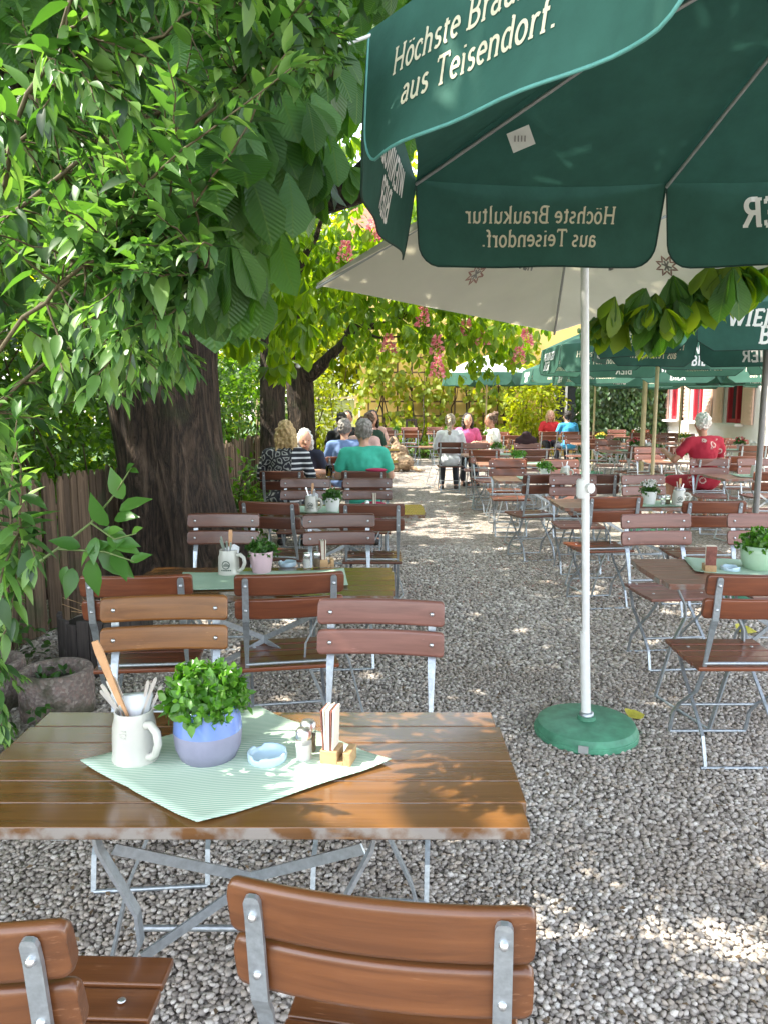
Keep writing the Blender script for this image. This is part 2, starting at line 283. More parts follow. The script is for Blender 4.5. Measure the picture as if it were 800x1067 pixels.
# ------------------------------------------------------------------ mesh builder
class MB:
    def __init__(s): s.v = []; s.f = []; s.sm = []; s.mi = []; s.cur = 0
    def add(s, vs, fs, smooth=False):
        o = len(s.v); s.v.extend([tuple(x) for x in vs])
        for f in fs: s.f.append([i+o for i in f]); s.sm.append(smooth); s.mi.append(s.cur)
    def box(s, c, d, M4=None, bev=0.0):
        x, y, z = d[0]/2, d[1]/2, d[2]/2; c = Vector(c)
        if bev <= 0:
            vs = [Vector((sx*x, sy*y, sz*z)) for sz in (-1,1) for sy in (-1,1) for sx in (-1,1)]
            fs = [(0,2,3,1),(4,5,7,6),(0,1,5,4),(2,6,7,3),(0,4,6,2),(1,3,7,5)]
        else:
            bm = bmesh.new(); bmesh.ops.create_cube(bm, size=1)
            bmesh.ops.scale(bm, vec=d, verts=bm.verts)
            bmesh.ops.bevel(bm, geom=bm.edges[:], offset=bev, segments=2, affect='EDGES', profile=.6)
            bm.verts.index_update(); vs = [v.co.copy() for v in bm.verts]; fs = [[v.index for v in f.verts] for f in bm.faces]; bm.free()
        if M4: vs = [M4 @ v for v in vs]
        s.add([v+c for v in vs], fs, bev > 0)
    def tube(s, path, r, n=8, cap=True):
        path = [Vector(p) for p in path]; rs = r if isinstance(r, (list, tuple)) else [r]*len(path)
        ref = Vector((0,0,1)); rings = []
        t0 = (path[1]-path[0]).normalized()
        a = t0.cross(ref if abs(t0.z) < .9 else Vector((1,0,0))).normalized()
        for i, p in enumerate(path):
            t = (path[min(i+1, len(path)-1)]-path[max(i-1, 0)]).normalized()
            a = (a - t*a.dot(t)).normalized(); b = t.cross(a)
            rings.append([p + (a*math.cos(2*math.pi*k/n) + b*math.sin(2*math.pi*k/n))*rs[i] for k in range(n)])
        vs = [v for rg in rings for v in rg]; fs = []
        for i in range(len(path)-1):
            for k in range(n): fs.append((i*n+k, i*n+(k+1)%n, (i+1)*n+(k+1)%n, (i+1)*n+k))
        s.add(vs, fs, True)
        if cap: s.add(rings[0], [list(range(n))[::-1]]); s.add(rings[-1], [list(range(n))])
    def bar(s, path, w, t, side):               # flat bar; side = width direction per path or single
        path = [Vector(p) for p in path]; vs = []
        ws = w if isinstance(w, (list, tuple)) else [w]*len(path)
        for i, p in enumerate(path):
            tg = (path[min(i+1, len(path)-1)]-path[max(i-1, 0)]).normalized()
            a = Vector(side[i] if isinstance(side, list) else side); a = (a - tg*a.dot(tg)).normalized(); b = tg.cross(a)
            for u, q in ((-1,-1),(1,-1),(1,1),(-1,1)): vs.append(p + a*u*ws[i]/2 + b*q*t/2)
        fs = [(0,3,2,1)]; n = len(path)
        for i in range(n-1):
            for k in range(4): fs.append((i*4+k, i*4+(k+1)%4, (i+1)*4+(k+1)%4, (i+1)*4+k))
        e = (n-1)*4; fs.append((e,e+1,e+2,e+3)); s.add(vs, fs)
    def lathe(s, prof, c=(0,0,0), n=28, smooth=True):
        c = Vector(c); vs = []; fs = []
        for r, z in prof:
            for k in range(n): a = 2*math.pi*k/n; vs.append(c + Vector((r*math.cos(a), r*math.sin(a), z)))
        for i in range(len(prof)-1):
            for k in range(n): fs.append((i*n+k, i*n+(k+1)%n, (i+1)*n+(k+1)%n, (i+1)*n+k))
        s.add(vs, fs, smooth)
        s.add([vs[k] for k in range(n)], [list(range(n))[::-1]]); L = (len(prof)-1)*n
        s.add([vs[L+k] for k in range(n)], [list(range(n))])
    def ball(s, c, r, rot=None, nu=14, nv=9):
        c = Vector(c); r = Vector(r if isinstance(r, (tuple, list, Vector)) else (r, r, r)); vs = []; fs = []
        for j in range(nv+1):
            ph = math.pi*j/nv
            for k in range(nu):
                a = 2*math.pi*k/nu; p = Vector((r.x*math.sin(ph)*math.cos(a), r.y*math.sin(ph)*math.sin(a), -r.z*math.cos(ph)))
                if rot: p = rot @ p
                vs.append(c+p)
        for j in range(nv):
            for k in range(nu): fs.append((j*nu+k, j*nu+(k+1)%nu, (j+1)*nu+(k+1)%nu, (j+1)*nu+k))
        s.add(vs, fs, True)
    def mesh(s, name, mats):
        me = bpy.data.meshes.new(name); me.from_pydata(s.v, [], s.f); me.update()
        me.polygons.foreach_set('use_smooth', s.sm); me.polygons.foreach_set('material_index', s.mi)
        for m in (mats if isinstance(mats, list) else [mats]): me.materials.append(m)
        return me
    def build(s, name, mats, parent=None, loc=(0,0,0), rz=0, wn=False):
        o = link(name, s.mesh(name, mats), parent, loc, rz)
        if wn: w = o.modifiers.new('weighted', 'WEIGHTED_NORMAL'); w.weight = 100
        return o
def link(name, me, parent=None, loc=(0,0,0), rz=0):
    o = bpy.data.objects.new(name, me); COL.objects.link(o); o.location = loc; o.rotation_euler = (0,0,rz); o.parent = parent
    return o
def tag(o, label, cat, group=None, kind=None):
    if label: o['label'] = label
    if cat: o['category'] = cat
    if group: o['group'] = group
    if kind: o['kind'] = kind
    return o
def empty(name, loc, rz, label, cat, group=None):
    o = bpy.data.objects.new(name, None); COL.objects.link(o); o.location = loc; o.rotation_euler = (0,0,rz); o.empty_display_size = .1
    return tag(o, label, cat, group)
def dup(o, parent=None):
    c = o.copy(); COL.objects.link(c); c.parent = parent
    for ch in list(o.children): dup(ch, c)
    return c

# ------------------------------------------------------------------ leaves by numpy
def leaf_template(kind):
    if kind == 'lance': T = [0,.12,.35,.6,.82,1]; W = [.02,.12,.19,.165,.085,.0]; fold, curl = .35, .22
    elif kind == 'ovate': T = [0,.12,.35,.6,.82,1]; W = [.02,.16,.255,.215,.10,.0]; fold, curl = .3, .2
    elif kind == 'obov': T = [0,.2,.45,.7,.88,1]; W = [.015,.07,.15,.205,.14,.0]; fold, curl = .25, .30
    elif kind == 'small': T = [0,.5,1]; W = [.02,.24,.0]; fold, curl = .4, .15
    elif kind == 'round': T = [0,.3,.7,1]; W = [.05,.34,.32,.05]; fold, curl = .2, .2
    v = []; uv = []; f = []
    for t, w in zip(T, W):
        z = -curl*t*t
        for sx in (-1, 0, 1):
            v.append((sx*w, t, z + abs(sx)*w*fold)); uv.append((.5+sx*.5*(w/.25 if w < .25 else 1), t))
    for i in range(len(T)-1):
        a = i*3; f += [(a, a+1, a+4, a+3), (a+1, a+2, a+5, a+4)]
    return np.array(v), np.array(f), np.array(uv)
TPL = {k: leaf_template(k) for k in ('lance', 'ovate', 'obov', 'small', 'round')}
def norm(a): return a/np.maximum(np.linalg.norm(a, axis=-1, keepdims=True), 1e-9)
def leaves_mesh(name, kind, pos, d, up, size, mats, width=1.0):
    tv, tf, tuv = TPL[kind]; m = len(pos); n = len(tv)
    d = norm(np.asarray(d, float)); up = np.asarray(up, float)
    nz = norm(up - (up*d).sum(-1, keepdims=True)*d); xr = np.cross(d, nz)
    size = np.broadcast_to(np.asarray(size, float).reshape(-1, 1, 1), (m, 1, 1))
    V = pos[:, None, :] + size*(tv[None, :, 0:1]*width*xr[:, None] + tv[None, :, 1:2]*d[:, None] + tv[None, :, 2:3]*nz[:, None])
    Fc = (tf[None] + (np.arange(m)*n)[:, None, None]).reshape(-1, 4)
    return raw_mesh(name, V.reshape(-1, 3), Fc, mats, np.tile(tuv[tf.reshape(-1)], (m, 1)))
def raw_mesh(name, V, Fc, mats, uv=None, smooth=True):
    me = bpy.data.meshes.new(name); k = Fc.shape[1]
    me.vertices.add(len(V)); me.vertices.foreach_set('co', V.astype(np.float32).ravel())
    me.loops.add(Fc.size); me.loops.foreach_set('vertex_index', Fc.astype(np.int32).ravel())
    me.polygons.add(len(Fc)); me.polygons.foreach_set('loop_start', (np.arange(len(Fc))*k).astype(np.int32))
    try: me.polygons.foreach_set('loop_total', np.full(len(Fc), k, np.int32))
    except Exception: pass
    me.polygons.foreach_set('use_smooth', np.full(len(Fc), smooth))
    if uv is not None:
        l = me.uv_layers.new(name='UVMap'); l.data.foreach_set('uv', uv.astype(np.float32).ravel())
    for m in (mats if isinstance(mats, list) else [mats]): me.materials.append(m)
    me.update(calc_edges=True); me.validate()
    return me
def rdir(m): return norm(rng.normal(size=(m, 3)))
def palmate(centres, size, droop=.55, k=6, sizevar=.25):
    """compound leaves: k leaflets fanned from every centre, drooping"""
    m = len(centres); ax = norm(rng.normal(size=(m, 3))*[1,1,.25] + [0,0,-droop])     # leaf axis
    t1 = norm(np.cross(ax, rdir(m))); t2 = np.cross(ax, t1)
    sz = size*(1+sizevar*rng.uniform(-1, 1, m))
    P, D, U, Z = [], [], [], []
    for i in range(k):
        a = (i-(k-1)/2)/k*2*math.pi*.82 + rng.normal(0, .12, m)
        out = np.cos(a)[:, None]*t1 + np.sin(a)[:, None]*t2
        d = norm(out*.75 + ax*.55 + np.array([0,0,-droop])*.75 + rng.normal(0, .12, (m, 3)))
        P.append(centres); D.append(d); U.append(norm(np.array([0,0,1.]) + out*.5 + rng.normal(0, .25, (m, 3))))
        Z.append(sz*(1-.3*abs(i-(k-1)/2)/k*2)*rng.uniform(.85, 1.1, m))
    return np.concatenate(P), np.concatenate(D), np.concatenate(U), np.concatenate(Z)
def blob_points(c, r, m, shell=.55):
    """points in an ellipsoid, denser toward the outside, with clumping"""
    d = rdir(m); rad = shell + (1-shell)*rng.random(m)**.6
    rad *= 1 + .16*np.sin(d[:, 0]*5+c[0]) * np.sin(d[:, 1]*6+c[1]) + .10*np.sin(d[:, 2]*9+c[2])
    return np.array(c) + d*rad[:, None]*np.array(r)
def clumps(c, r, nclump, per, spread, shell=.5):
    cs = blob_points(c, r, nclump, shell)
    return (cs[:, None] + rng.normal(0, 1, (nclump, per, 3))*spread).reshape(-1, 3), cs
def bent(a, b, n=6, amp=.06):
    a = Vector(a); b = Vector(b); L = (b-a).length; o = Vector(rng.normal(0, amp, 3))*L
    return [a.lerp(b, i/(n-1)) + o*math.sin(math.pi*i/(n-1)) + Vector(rng.normal(0, amp*.2, 3))*L*(0 < i < n-1) for i in range(n)]

# ------------------------------------------------------------------ ground
gm = MB(); gm.box((0, 60, -.06), (240, 240, .12))
g = gm.build('gravel_ground', M['ground']); g['kind'] = 'structure'
def pebbles():
    V, Fc = [], []
    ico = bmesh.new(); bmesh.ops.create_icosphere(ico, subdivisions=1, radius=1); ico.verts.index_update()
    iv = np.array([v.co[:] for v in ico.verts]); f = np.array([[v.index for v in q.verts] for q in ico.faces]); ico.free()
    pts = []
    y = .55
    while y < 8.5:
        s = .0160 if y < 2.6 else (.0185 if y < 4.5 else .025)
        x0, x1 = -.62*y-.8, .62*y+.8
        x0 = max(x0, -2.9)
        xs = np.arange(x0, x1, s); pts.append(np.stack([xs+rng.uniform(-.5, .5, len(xs))*s, y+rng.uniform(-.5, .5, len(xs))*s, np.full(len(xs), s)], 1)); y += s*.93
    p = np.concatenate(pts); m = len(p)
    sc = p[:, 2:3]*rng.uniform(.45, .80, (m, 1))*np.stack([rng.uniform(.85, 1.35, m), rng.uniform(.75, 1.1, m), rng.uniform(.5, .8, m)], 1)
    a = rng.uniform(0, 2*math.pi, m); ca, sa = np.cos(a), np.sin(a); t = rng.normal(0, .35, m)
    jit = 1 + rng.normal(0, .13, (m, len(iv), 1))
    q = iv[None]*sc[:, None]*jit
    q = np.stack([q[..., 0], q[..., 1]*np.cos(t)[:, None]-q[..., 2]*np.sin(t)[:, None], q[..., 1]*np.sin(t)[:, None]+q[..., 2]*np.cos(t)[:, None]], -1)
    q = np.stack([q[..., 0]*ca[:, None]-q[..., 1]*sa[:, None], q[..., 0]*sa[:, None]+q[..., 1]*ca[:, None], q[..., 2]], -1)
    q[..., 0] += p[:, 0:1]; q[..., 1] += p[:, 1:2]; q[..., 2] += rng.uniform(.002, .011, (m, 1))
    Fc = (f[None] + (np.arange(m)*len(iv))[:, None, None]).reshape(-1, 3)
    return raw_mesh('gravel', q.reshape(-1, 3), Fc, M['pebble'])
o = link('gravel', pebbles()); tag(o, 'loose grey pebbles covering the ground between the tables', 'gravel', kind='stuff')

# ------------------------------------------------------------------ chairs
def chair_proto(slatmat, bolts=True):
    root = bpy.data.objects.new('folding_chair', None); COL.objects.link(root); root.empty_display_size = .1
    # seat of five slats, slight dip
    b = MB()
    for i in range(5):
        y = -.165 + i*.083; z = .462 - .006*math.sin(math.pi*i/4)
        b.box((0, y, z), (.43, .077, .019), bev=.005)
    seat = b.build('seat', slatmat, root, wn=True)
    for sx in (-1, 1): 
        for y in (-.165, .084): c = MB(); c.ball((sx*.15, y, .4725), (.009,.009,.003), nu=10, nv=4); c.build('screw_head', M['bolt'], seat)
    # curved back slats (bowed backwards)
    for z0, z1, yb in ((.810, .905, -.258), (.703, .796, -.236)):
        b = MB(); pv = []; us = [-1,-.994,-.982,-.965,-.945,-.92]+[-.8+.2*k for k in range(9)]+[.92,.945,.965,.982,.994,1]; n = len(us)
        for u in us:
            x = u*.23; yy = yb - .024*(1-u*u); e = max(0, abs(u)-.93)/.07; rd = .015*(1-math.sqrt(max(0, 1-e*e)))
            tilt = .010
            prof = [(.0, z0+rd), (-.011+0, z0+.004+rd), (-.013, z0+.012+rd), (-.013-tilt, z1-.012-rd), (-.010-tilt, z1-.003-rd), (-tilt, z1-rd), (.008-tilt, z1-.003-rd), (.011-tilt, z1-.012-rd), (.011, z0+.012+rd), (.009, z0+.004+rd)]
            pv.append([(x, yy+dy, z) for dy, z in prof])
        k = len(pv[0]); fs = []
        for i in range(n-1):
            for j in range(k): fs.append((i*k+j, i*k+(j+1) % k, (i+1)*k+(j+1) % k, (i+1)*k+j))
        vs = [q for rr in pv for q in rr]; b.add(vs, [f[::-1] for f in fs], True); b.add(pv[0], [list(range(k))]); b.add(pv[-1], [list(range(k))[::-1]])
        sl = b.build('back_slat', slatmat, root, wn=True)
        if bolts:
            for sx in (-1, 1):
                q = MB(); zc = (z0+z1)/2; yy = yb - .024*(1-(.185/.23)**2)
                q.lathe([(.001,-.0355-.005*(z0 < .75)),(.005,-.035-.005*(z0 < .75)),(.0072,-.031-.005*(z0 < .75)),(.0072,-.019),(.004,-.018),(.004,.006),(.0082,.0085),(.0075,.011),(.004,.0135),(.001,.014)], n=12); q.v = [(sx*.185+a, yy+c_, zc+b_) for a, b_, c_ in q.v]
                q.build('bolt', M['bolt'], sl)
    for sx in (-1, 1):                       # back post running down into the front leg
        x = sx*.185; q = MB(); yo = -.024*(1-(.185/.23)**2)
        P = [(x, -.2875+yo, .893), (x, -.287+yo, .890), (x, -.286+yo, .882), (x, -.279+yo, .85), (x, -.260+yo, .70), (x, -.246, .66), (x, -.205, .52), (x, -.185, .45), (x, -.12, .33), (x, .06, .20), (x, .13, .13), (x, .16, .02)]
        W = [.010, .020, .026, .027, .028, .027, .017, .017, .017, .017, .016, .016]
        q.bar(P, W, .009, [(1,0,0)]*6 + [(1,.15,0)]*6)
        q.build('back_post', M['steel'], root)
        x = sx*.165; q = MB()                # rear leg from under the front of the seat
        P = [(x, .17, .447), (x, .165, .43), (x, .06, .33), (x, -.08, .22), (x, -.17, .14), (x, -.205, .05), (x, -.215, .012)]
        q.bar(P, .014, .010, (1,0,0)); q.build('leg', M['steel'], root)
    q = MB(); q.tube([(-.185,.16,.018), (.185,.16,.018)], .008, 8); q.build('foot_bar', M['steel'], root)
    q = MB(); q.tube([(-.185,-.215,.012), (.185,-.215,.012)], .008, 8); q.build('foot_bar', M['steel'], root)
    q = MB(); q.tube([(-.19,-.196,.487), (.19,-.196,.487)], .0075, 8); q.build('cross_bar', M['steel'], root)
    q = MB(); q.tube([(-.185,.075,.19), (.185,.075,.19)], .007, 8); q.build('cross_bar', M['steel'], root)
    return root
PROTO = {k: chair_proto(M['slat_'+k]) for k in ('red', 'near', 'gold', 'rose', 'dark')}
PROTO_USED = {k: False for k in PROTO}
def chair(kind, pos, rz, label, group):
    if not PROTO_USED[kind]: o = PROTO[kind]; PROTO_USED[kind] = True
    else: o = dup(PROTO[kind])
    o.location = (pos[0], pos[1], 0); o.rotation_euler = (0,0,rz); tag(o, label, 'chair', group); return o
def chair_ends(kind, a, b, faces_us, label, group):
    """a, b: image points of the two ends of the backrest top"""
    A = at_h(*a, .90); B = at_h(*b, .90); c = (A+B)/2; d = (B-A).normalized()
    fwd = Vector((-d.y, d.x, 0))
    if faces_us: fwd = -fwd
    rz = math.atan2(-fwd.x, fwd.y); off = fwd*.255
    return chair(kind, (c.x+off.x, c.y+off.y), rz, label, group)
GC = 'wooden folding chairs set out at the beer garden tables'
# ------------------------------------------------------------------ tables
def table_proto(m):
    root = bpy.data.objects.new('folding_table', None); COL.objects.link(root); root.empty_display_size = .1
    b = MB(); n = 6; w = .585/n
    for i in range(n):
        y = -.2925 + w*(i+.5); b.box((0, y, .755), (1.24 - (.02 if i in (0, n-1) else 0), w-.0035, .028), bev=.003)
    b.build('tabletop', m, root, wn=True)
    q = MB()
    for sx in (-1, 1): q.box((sx*.36, 0, .727), (.035, .5, .024))
    q.build('batten', M['steel'], root)
    for sy, xo in ((-1, .30), (1, .41)):
        for sx in (-1, 1):
            q = MB(); y = sy*.22
            q.bar([(sx*xo, y, .735), (sx*(xo-.01), y, .68), (sx*(xo-.085), y, .53), (sx*(xo-.09), y, .46), (sx*(xo-.02), y, .30), (sx*(xo+.05), y, .02)], .028, .008, (0,1,0))
            q.build('leg', M['steel'], root)
    for sx in (-1, 1):
        q = MB(); q.tube([(sx*.35, -.22, .016), (sx*.46, .22, .016)], .009, 8); q.build('foot_bar', M['steel'], root)
        q = MB(); q.bar([(sx*.27, -.19, .66), (0, -.05, .50)], .024, .006, (0,0,1)); q.build('brace', M['steel'], root)
        q = MB(); q.bar([(sx*.22, -.19, .40), (0, -.05, .49)], .024, .006, (0,0,1)); q.build('brace', M['steel'], root)
    q = MB(); q.tube([(-.30, .0, .33), (.30, .0, .33)], .008, 8); q.build('stretcher', M['steel'], root)
    return root
TP = {k: table_proto(M[k]) for k in ('table', 'table2')}; TU = {k: False for k in TP}
GT = 'slatted folding tables of the beer garden'
def table(kind, x, y, rz, label):
    o = TP[kind] if not TU[kind] else dup(TP[kind]); TU[kind] = True
    o.location = (x, y, 0); o.rotation_euler = (0,0,rz); tag(o, label, 'table', GT); return o
TZ = .769

# ------------------------------------------------------------------ table clutter
def runner(pts, label, m='runner', z=TZ+.003, group='green striped table runners'):
    n = 18; c = [Vector((p[0], p[1], z)) for p in pts]; o = sum(c, Vector())/4; b = MB(); vs = []; 
    for i in range(n+1):
        for j in range(n+1):
            u, v = i/n, j/n
            p = (c[0]*(1-u)+c[1]*u)*(1-v) + (c[3]*(1-u)+c[2]*u)*v
            dz = .0055*math.exp(-((u-.42+.06*v)/.025)**2) + .0022*math.sin(u*9+v*4)*math.sin(v*7) + .0024 + .006*max(0, abs(u-.5)+abs(v-.5)-.85)/.15
            vs.append(p-o+Vector((0,0,dz)))
    fs = [(i*(n+1)+j, (i+1)*(n+1)+j, (i+1)*(n+1)+j+1, i*(n+1)+j+1) for i in range(n) for j in range(n)]
    b.add(vs, fs, True); ob = b.build('table_runner', M[m], None, o)
    so = ob.modifiers.new('thick', 'SOLIDIFY'); so.thickness = .0012; so.offset = 1
    return tag(ob, label, 'table runner', group)
def mug(x, y, label, h=.125, r=.052, rz=0, emblem=True, z=TZ):
    root = empty('stoneware_mug', (x, y, z), rz, label, 'mug', 'grey stoneware mugs holding cutlery')
    b = MB(); k = h/.125
    b.lathe([(r*.98,0),(r*1.02,.004),(r*1.02,.014*k),(r*.98,.02*k),(r*.97,.06*k),(r*.93,.09*k),(r*.84,.108*k),(r*.83,.122*k),(r*.80,.125*k),(r*.76,.122*k),(r*.76,.108*k),(r*.84,.09*k),(r*.86,.02)])
    b.build('mug_body', M['stoneware'], root)
    b = MB(); b.tube([(r*.9,0,.098*k),(r*1.25,0,.104*k),(r*1.62,0,.09*k),(r*1.70,0,.065*k),(r*1.5,0,.04*k),(r*1.2,0,.026*k),(r*.93,0,.024*k)], [.010,.010,.010,.0095,.009,.009,.010], 10)
    b.build('handle', M['stoneware'], root)
    if not emblem:
        b = MB()
        for u, v, w_ in ((-.004,.022,.020),(-.002,.014,.012),(.0,.030,.010)):
            a0 = -R(100)-rz; q_ = [(math.cos(a0+(u+s*w_/2)/r), math.sin(a0+(u+s*w_/2)/r)) for s in (-1,-.33,.33,1)]
            b.bar([(x_*r*.955, y_*r*.955, .062*k+v) for x_, y_ in q_], .0035, .004, (0,0,1))
        b.build('stamped_mark', M['stoneware'], root)
    if emblem:
        b = MB(); n = 20
        def onmug(u, v): a = -R(95) - rz + u/r; return Vector((math.cos(a)*r*.985, math.sin(a)*r*.985, .058*k+v))
        for i in range(n):
            a0, a1 = 2*math.pi*i/n, 2*math.pi*(i+1)/n
            b.add([onmug(.021*math.cos(t)*q, .021*math.sin(t)*q) for t, q in ((a0,1),(a1,1),(a1,.8),(a0,.8))], [(0,1,2,3)])
        for i in range(5):
            u = -.012+i*.006; hh = .006+.004*(2-abs(i-2)); b.add([onmug(u,-.008), onmug(u+.004,-.008), onmug(u+.004,hh-.004), onmug(u,hh-.004)], [(0,1,2,3)])
        for i in range(6): 
            u = -.026+i*.009; b.add([onmug(u,-.030), onmug(u+.007,-.030), onmug(u+.007,-.024), onmug(u,-.024)], [(0,1,2,3)])
        b.build('emblem', M['stoneware_dark'], root)
    return root
def stick(x, y, z, tip, label, kind='fork', name=None):
    p0 = Vector((x, y, z)); tip = Vector(tip); d = tip-p0; b = MB()
    L = d.length; side = d.cross(Vector((0,1,.2))).normalized()
    if kind == 'spoon':
        b.bar([Vector(), d*.55, d*.9, d], [.012,.013,.02,.014], .006, side); mt = M['spoon_wood']; cat = 'wooden spoon'; nm = 'wooden_spoon'
    else:
        b.bar([Vector(), d*.4, d*.75, d*.92, d*.98, d], [.004,.0045,.006,.0085,.008,.004], .004, side); mt = M['cutlery']; cat = 'cutlery'; nm = 'cutlery_handle'
    return tag(b.build(nm, mt, None, p0), label, cat, 'cutlery standing in the stoneware mugs')
def napkin(x, y, z, label, s=1.0):
    b = MB()
    vs = [(-.04*s,.0,0),(.03*s,.012,0),(.045*s,.02,.085*s),(.01*s,.022,.105*s),(-.05*s,.005,.08*s)]
    b.add(vs, [(0,1,2,3,4)]); b.add([(v[0]*.9+.005, v[1]-.012, v[2]*.9) for v in vs], [(0,1,2,3,4)])
    ob = b.build('napkin', M['napkin'], None, (x, y, z)); so = ob.modifiers.new('t', 'SOLIDIFY'); so.thickness = .002
    return tag(ob, label, 'napkin', 'folded napkins in the mugs')
def plant_pot(x, y, prof, mats, label, leaf='small', lm='leaf_pot', n=380, spread=(.085,.085,.10), cz=None, size=.035, flower=None, z=TZ, group='potted plants on the tables'):
    root = empty('potted_plant', (x, y, z), 0, label, 'potted plant', group)
    h = prof[-1][1]
    if len(mats) == 2:
        sp_ = h*.56; lo = [p for p in prof if p[1] <= sp_]; hi = [p for p in prof if p[1] > sp_]
        rr = np.interp(sp_, [p[1] for p in prof], [p[0] for p in prof])
        b = MB(); b.lathe([(prof[0][0]*.9, 0)] + lo + [(rr, sp_)]); pot = b.build('pot', mats[0], root)
        b = MB(); b.lathe([(rr+.0008, sp_-.001)] + [(p[0]+.0008, p[1]) for p in hi] + [(prof[-1][0]-.006, h), (prof[-1][0]-.008, h-.03)]); b.build('glazed_rim', mats[1], pot)
    else:
        b = MB(); b.lathe(prof + [(prof[-1][0]-.006, h), (prof[-1][0]-.009, h-.03)]); b.build('pot', mats[0], root)
    b = MB(); b.lathe([(prof[-1][0]-.008, h-.022), (.001, h-.014)], n=18); b.build('soil', M['soil'], root)
    # dome of leaf rosettes
    k = n//7; d = rdir(k); d[:, 2] = np.abs(d[:, 2])*1.0 - .08
    tips = d*np.array(spread)*rng.uniform(.55, 1.05, (k, 1)) + np.array([0,0,h-.005])
    b = MB()
    for t in tips[::2]: b.tube([(t[0]*.15, t[1]*.15, h-.02), (t[0]*.6, t[1]*.6, h+(t[2]-h)*.6), tuple(t)], .0016, 5)
    b.build('stem', M['stem'], root)
    P, D, U = [], [], []
    for i in range(7):
        P.append(tips + rng.normal(0, .006, (k, 3)) - d*rng.uniform(0, .03, (k, 1))); D.append(norm(norm(d)*.6 + rdir(k)*.9)); U.append(norm(d + rdir(k)*.4))
    P, D, U = map(np.concatenate, (P, D, U))
    link('foliage', leaves_mesh('foliage', leaf, P, D, U, size*rng.uniform(.6, 1.15, len(P)), M[lm], 1.25), root)
    if flower:
        q = 26; dd = rdir(q); dd[:, 2] = np.abs(dd[:, 2])+.4; dd = norm(dd); c = dd*np.array(spread)*1.1 + np.array([0,0,h])
        P = np.repeat(c, 6, 0); D = norm(np.repeat(dd, 6, 0)*.5 + rdir(q*6)); link('blossom', leaves_mesh('blossom', 'round', P, D, np.repeat(dd, 6, 0), .02, M[flower]), root)
    return root
POT_R = [(.055,.0),(.066,.006),(.078,.035),(.0815,.07),(.079,.10),(.0745,.128),(.0735,.138)]
POT_T = [(.042,.0),(.046,.004),(.053,.05),(.060,.10),(.061,.112)]
def shaker(x, y, what, label, z=TZ):
    root = empty('spice_shaker', (x, y, z), 0, label, 'shaker', 'salt and pepper shakers on the tables')
    b = MB(); b.lathe([(.017,0),(.019,.003),(.019,.055),(.016,.062)], n=16); b.build('glass_jar', M['glass'], root)
    b = MB(); b.lathe([(.0165,.003),(.0165,.045)], n=14); b.build('contents', M[what], root)
    b = MB(); b.lathe([(.0185,.060),(.0195,.063),(.0195,.075),(.015,.082),(.001,.084)], n=16); b.build('lid', M['cutlery'], root)
def card_holder(x, y, rz, label, z=TZ):
    root = empty('card_holder', (x, y, z), rz, label, 'card holder', 'wooden card holders on the tables')
    b = MB(); b.box((-.014,0,.02), (.042,.055,.04), bev=.002); b.box((.030,0,.02), (.018,.055,.04), bev=.002); b.box((.014,0,.008), (.013,.055,.016)); b.build('wooden_block', M['block_wood'], root)
    for i in range(6):
        q = MB(); mm = Matrix.Rotation(R(-3+i*1.0), 3, 'Y'); q.box((-.030+i*.0052, 0, .087+.003*(i%2)), (.0035,.05-.002*(i%3),.098), mm); q.build('card', M['card' if i % 4 else 'card_dark'], root)
def ashtray(x, y, label, z=TZ):
    root = empty('ashtray', (x, y, z), 0, label, 'ashtray', 'pale blue ashtrays on the tables')
    b = MB(); n = 40; prof = [(.038,0),(.045,.003),(.047,.010),(.0475,.024),(.046,.0265),(.042,.0265),(.040,.022),(.038,.008),(.001,.007)]
    vs = []; fs = []
    for r_, zz in prof:
        for k in range(n):
            a = 2*math.pi*k/n; dz = -.007 if (k % (n//3)) in (0, 1, 2) and zz > .02 else 0
            vs.append((r_*math.cos(a), r_*math.sin(a), zz+dz))
    for i in range(len(prof)-1):
        for k in range(n): fs.append((i*n+k, i*n+(k+1) % n, (i+1)*n+(k+1) % n, (i+1)*n+k))
    b.add(vs, fs, True); b.add([vs[k] for k in range(n)], [list(range(n))[::-1]]); b.build('bowl', M['ceramic_white'], root)
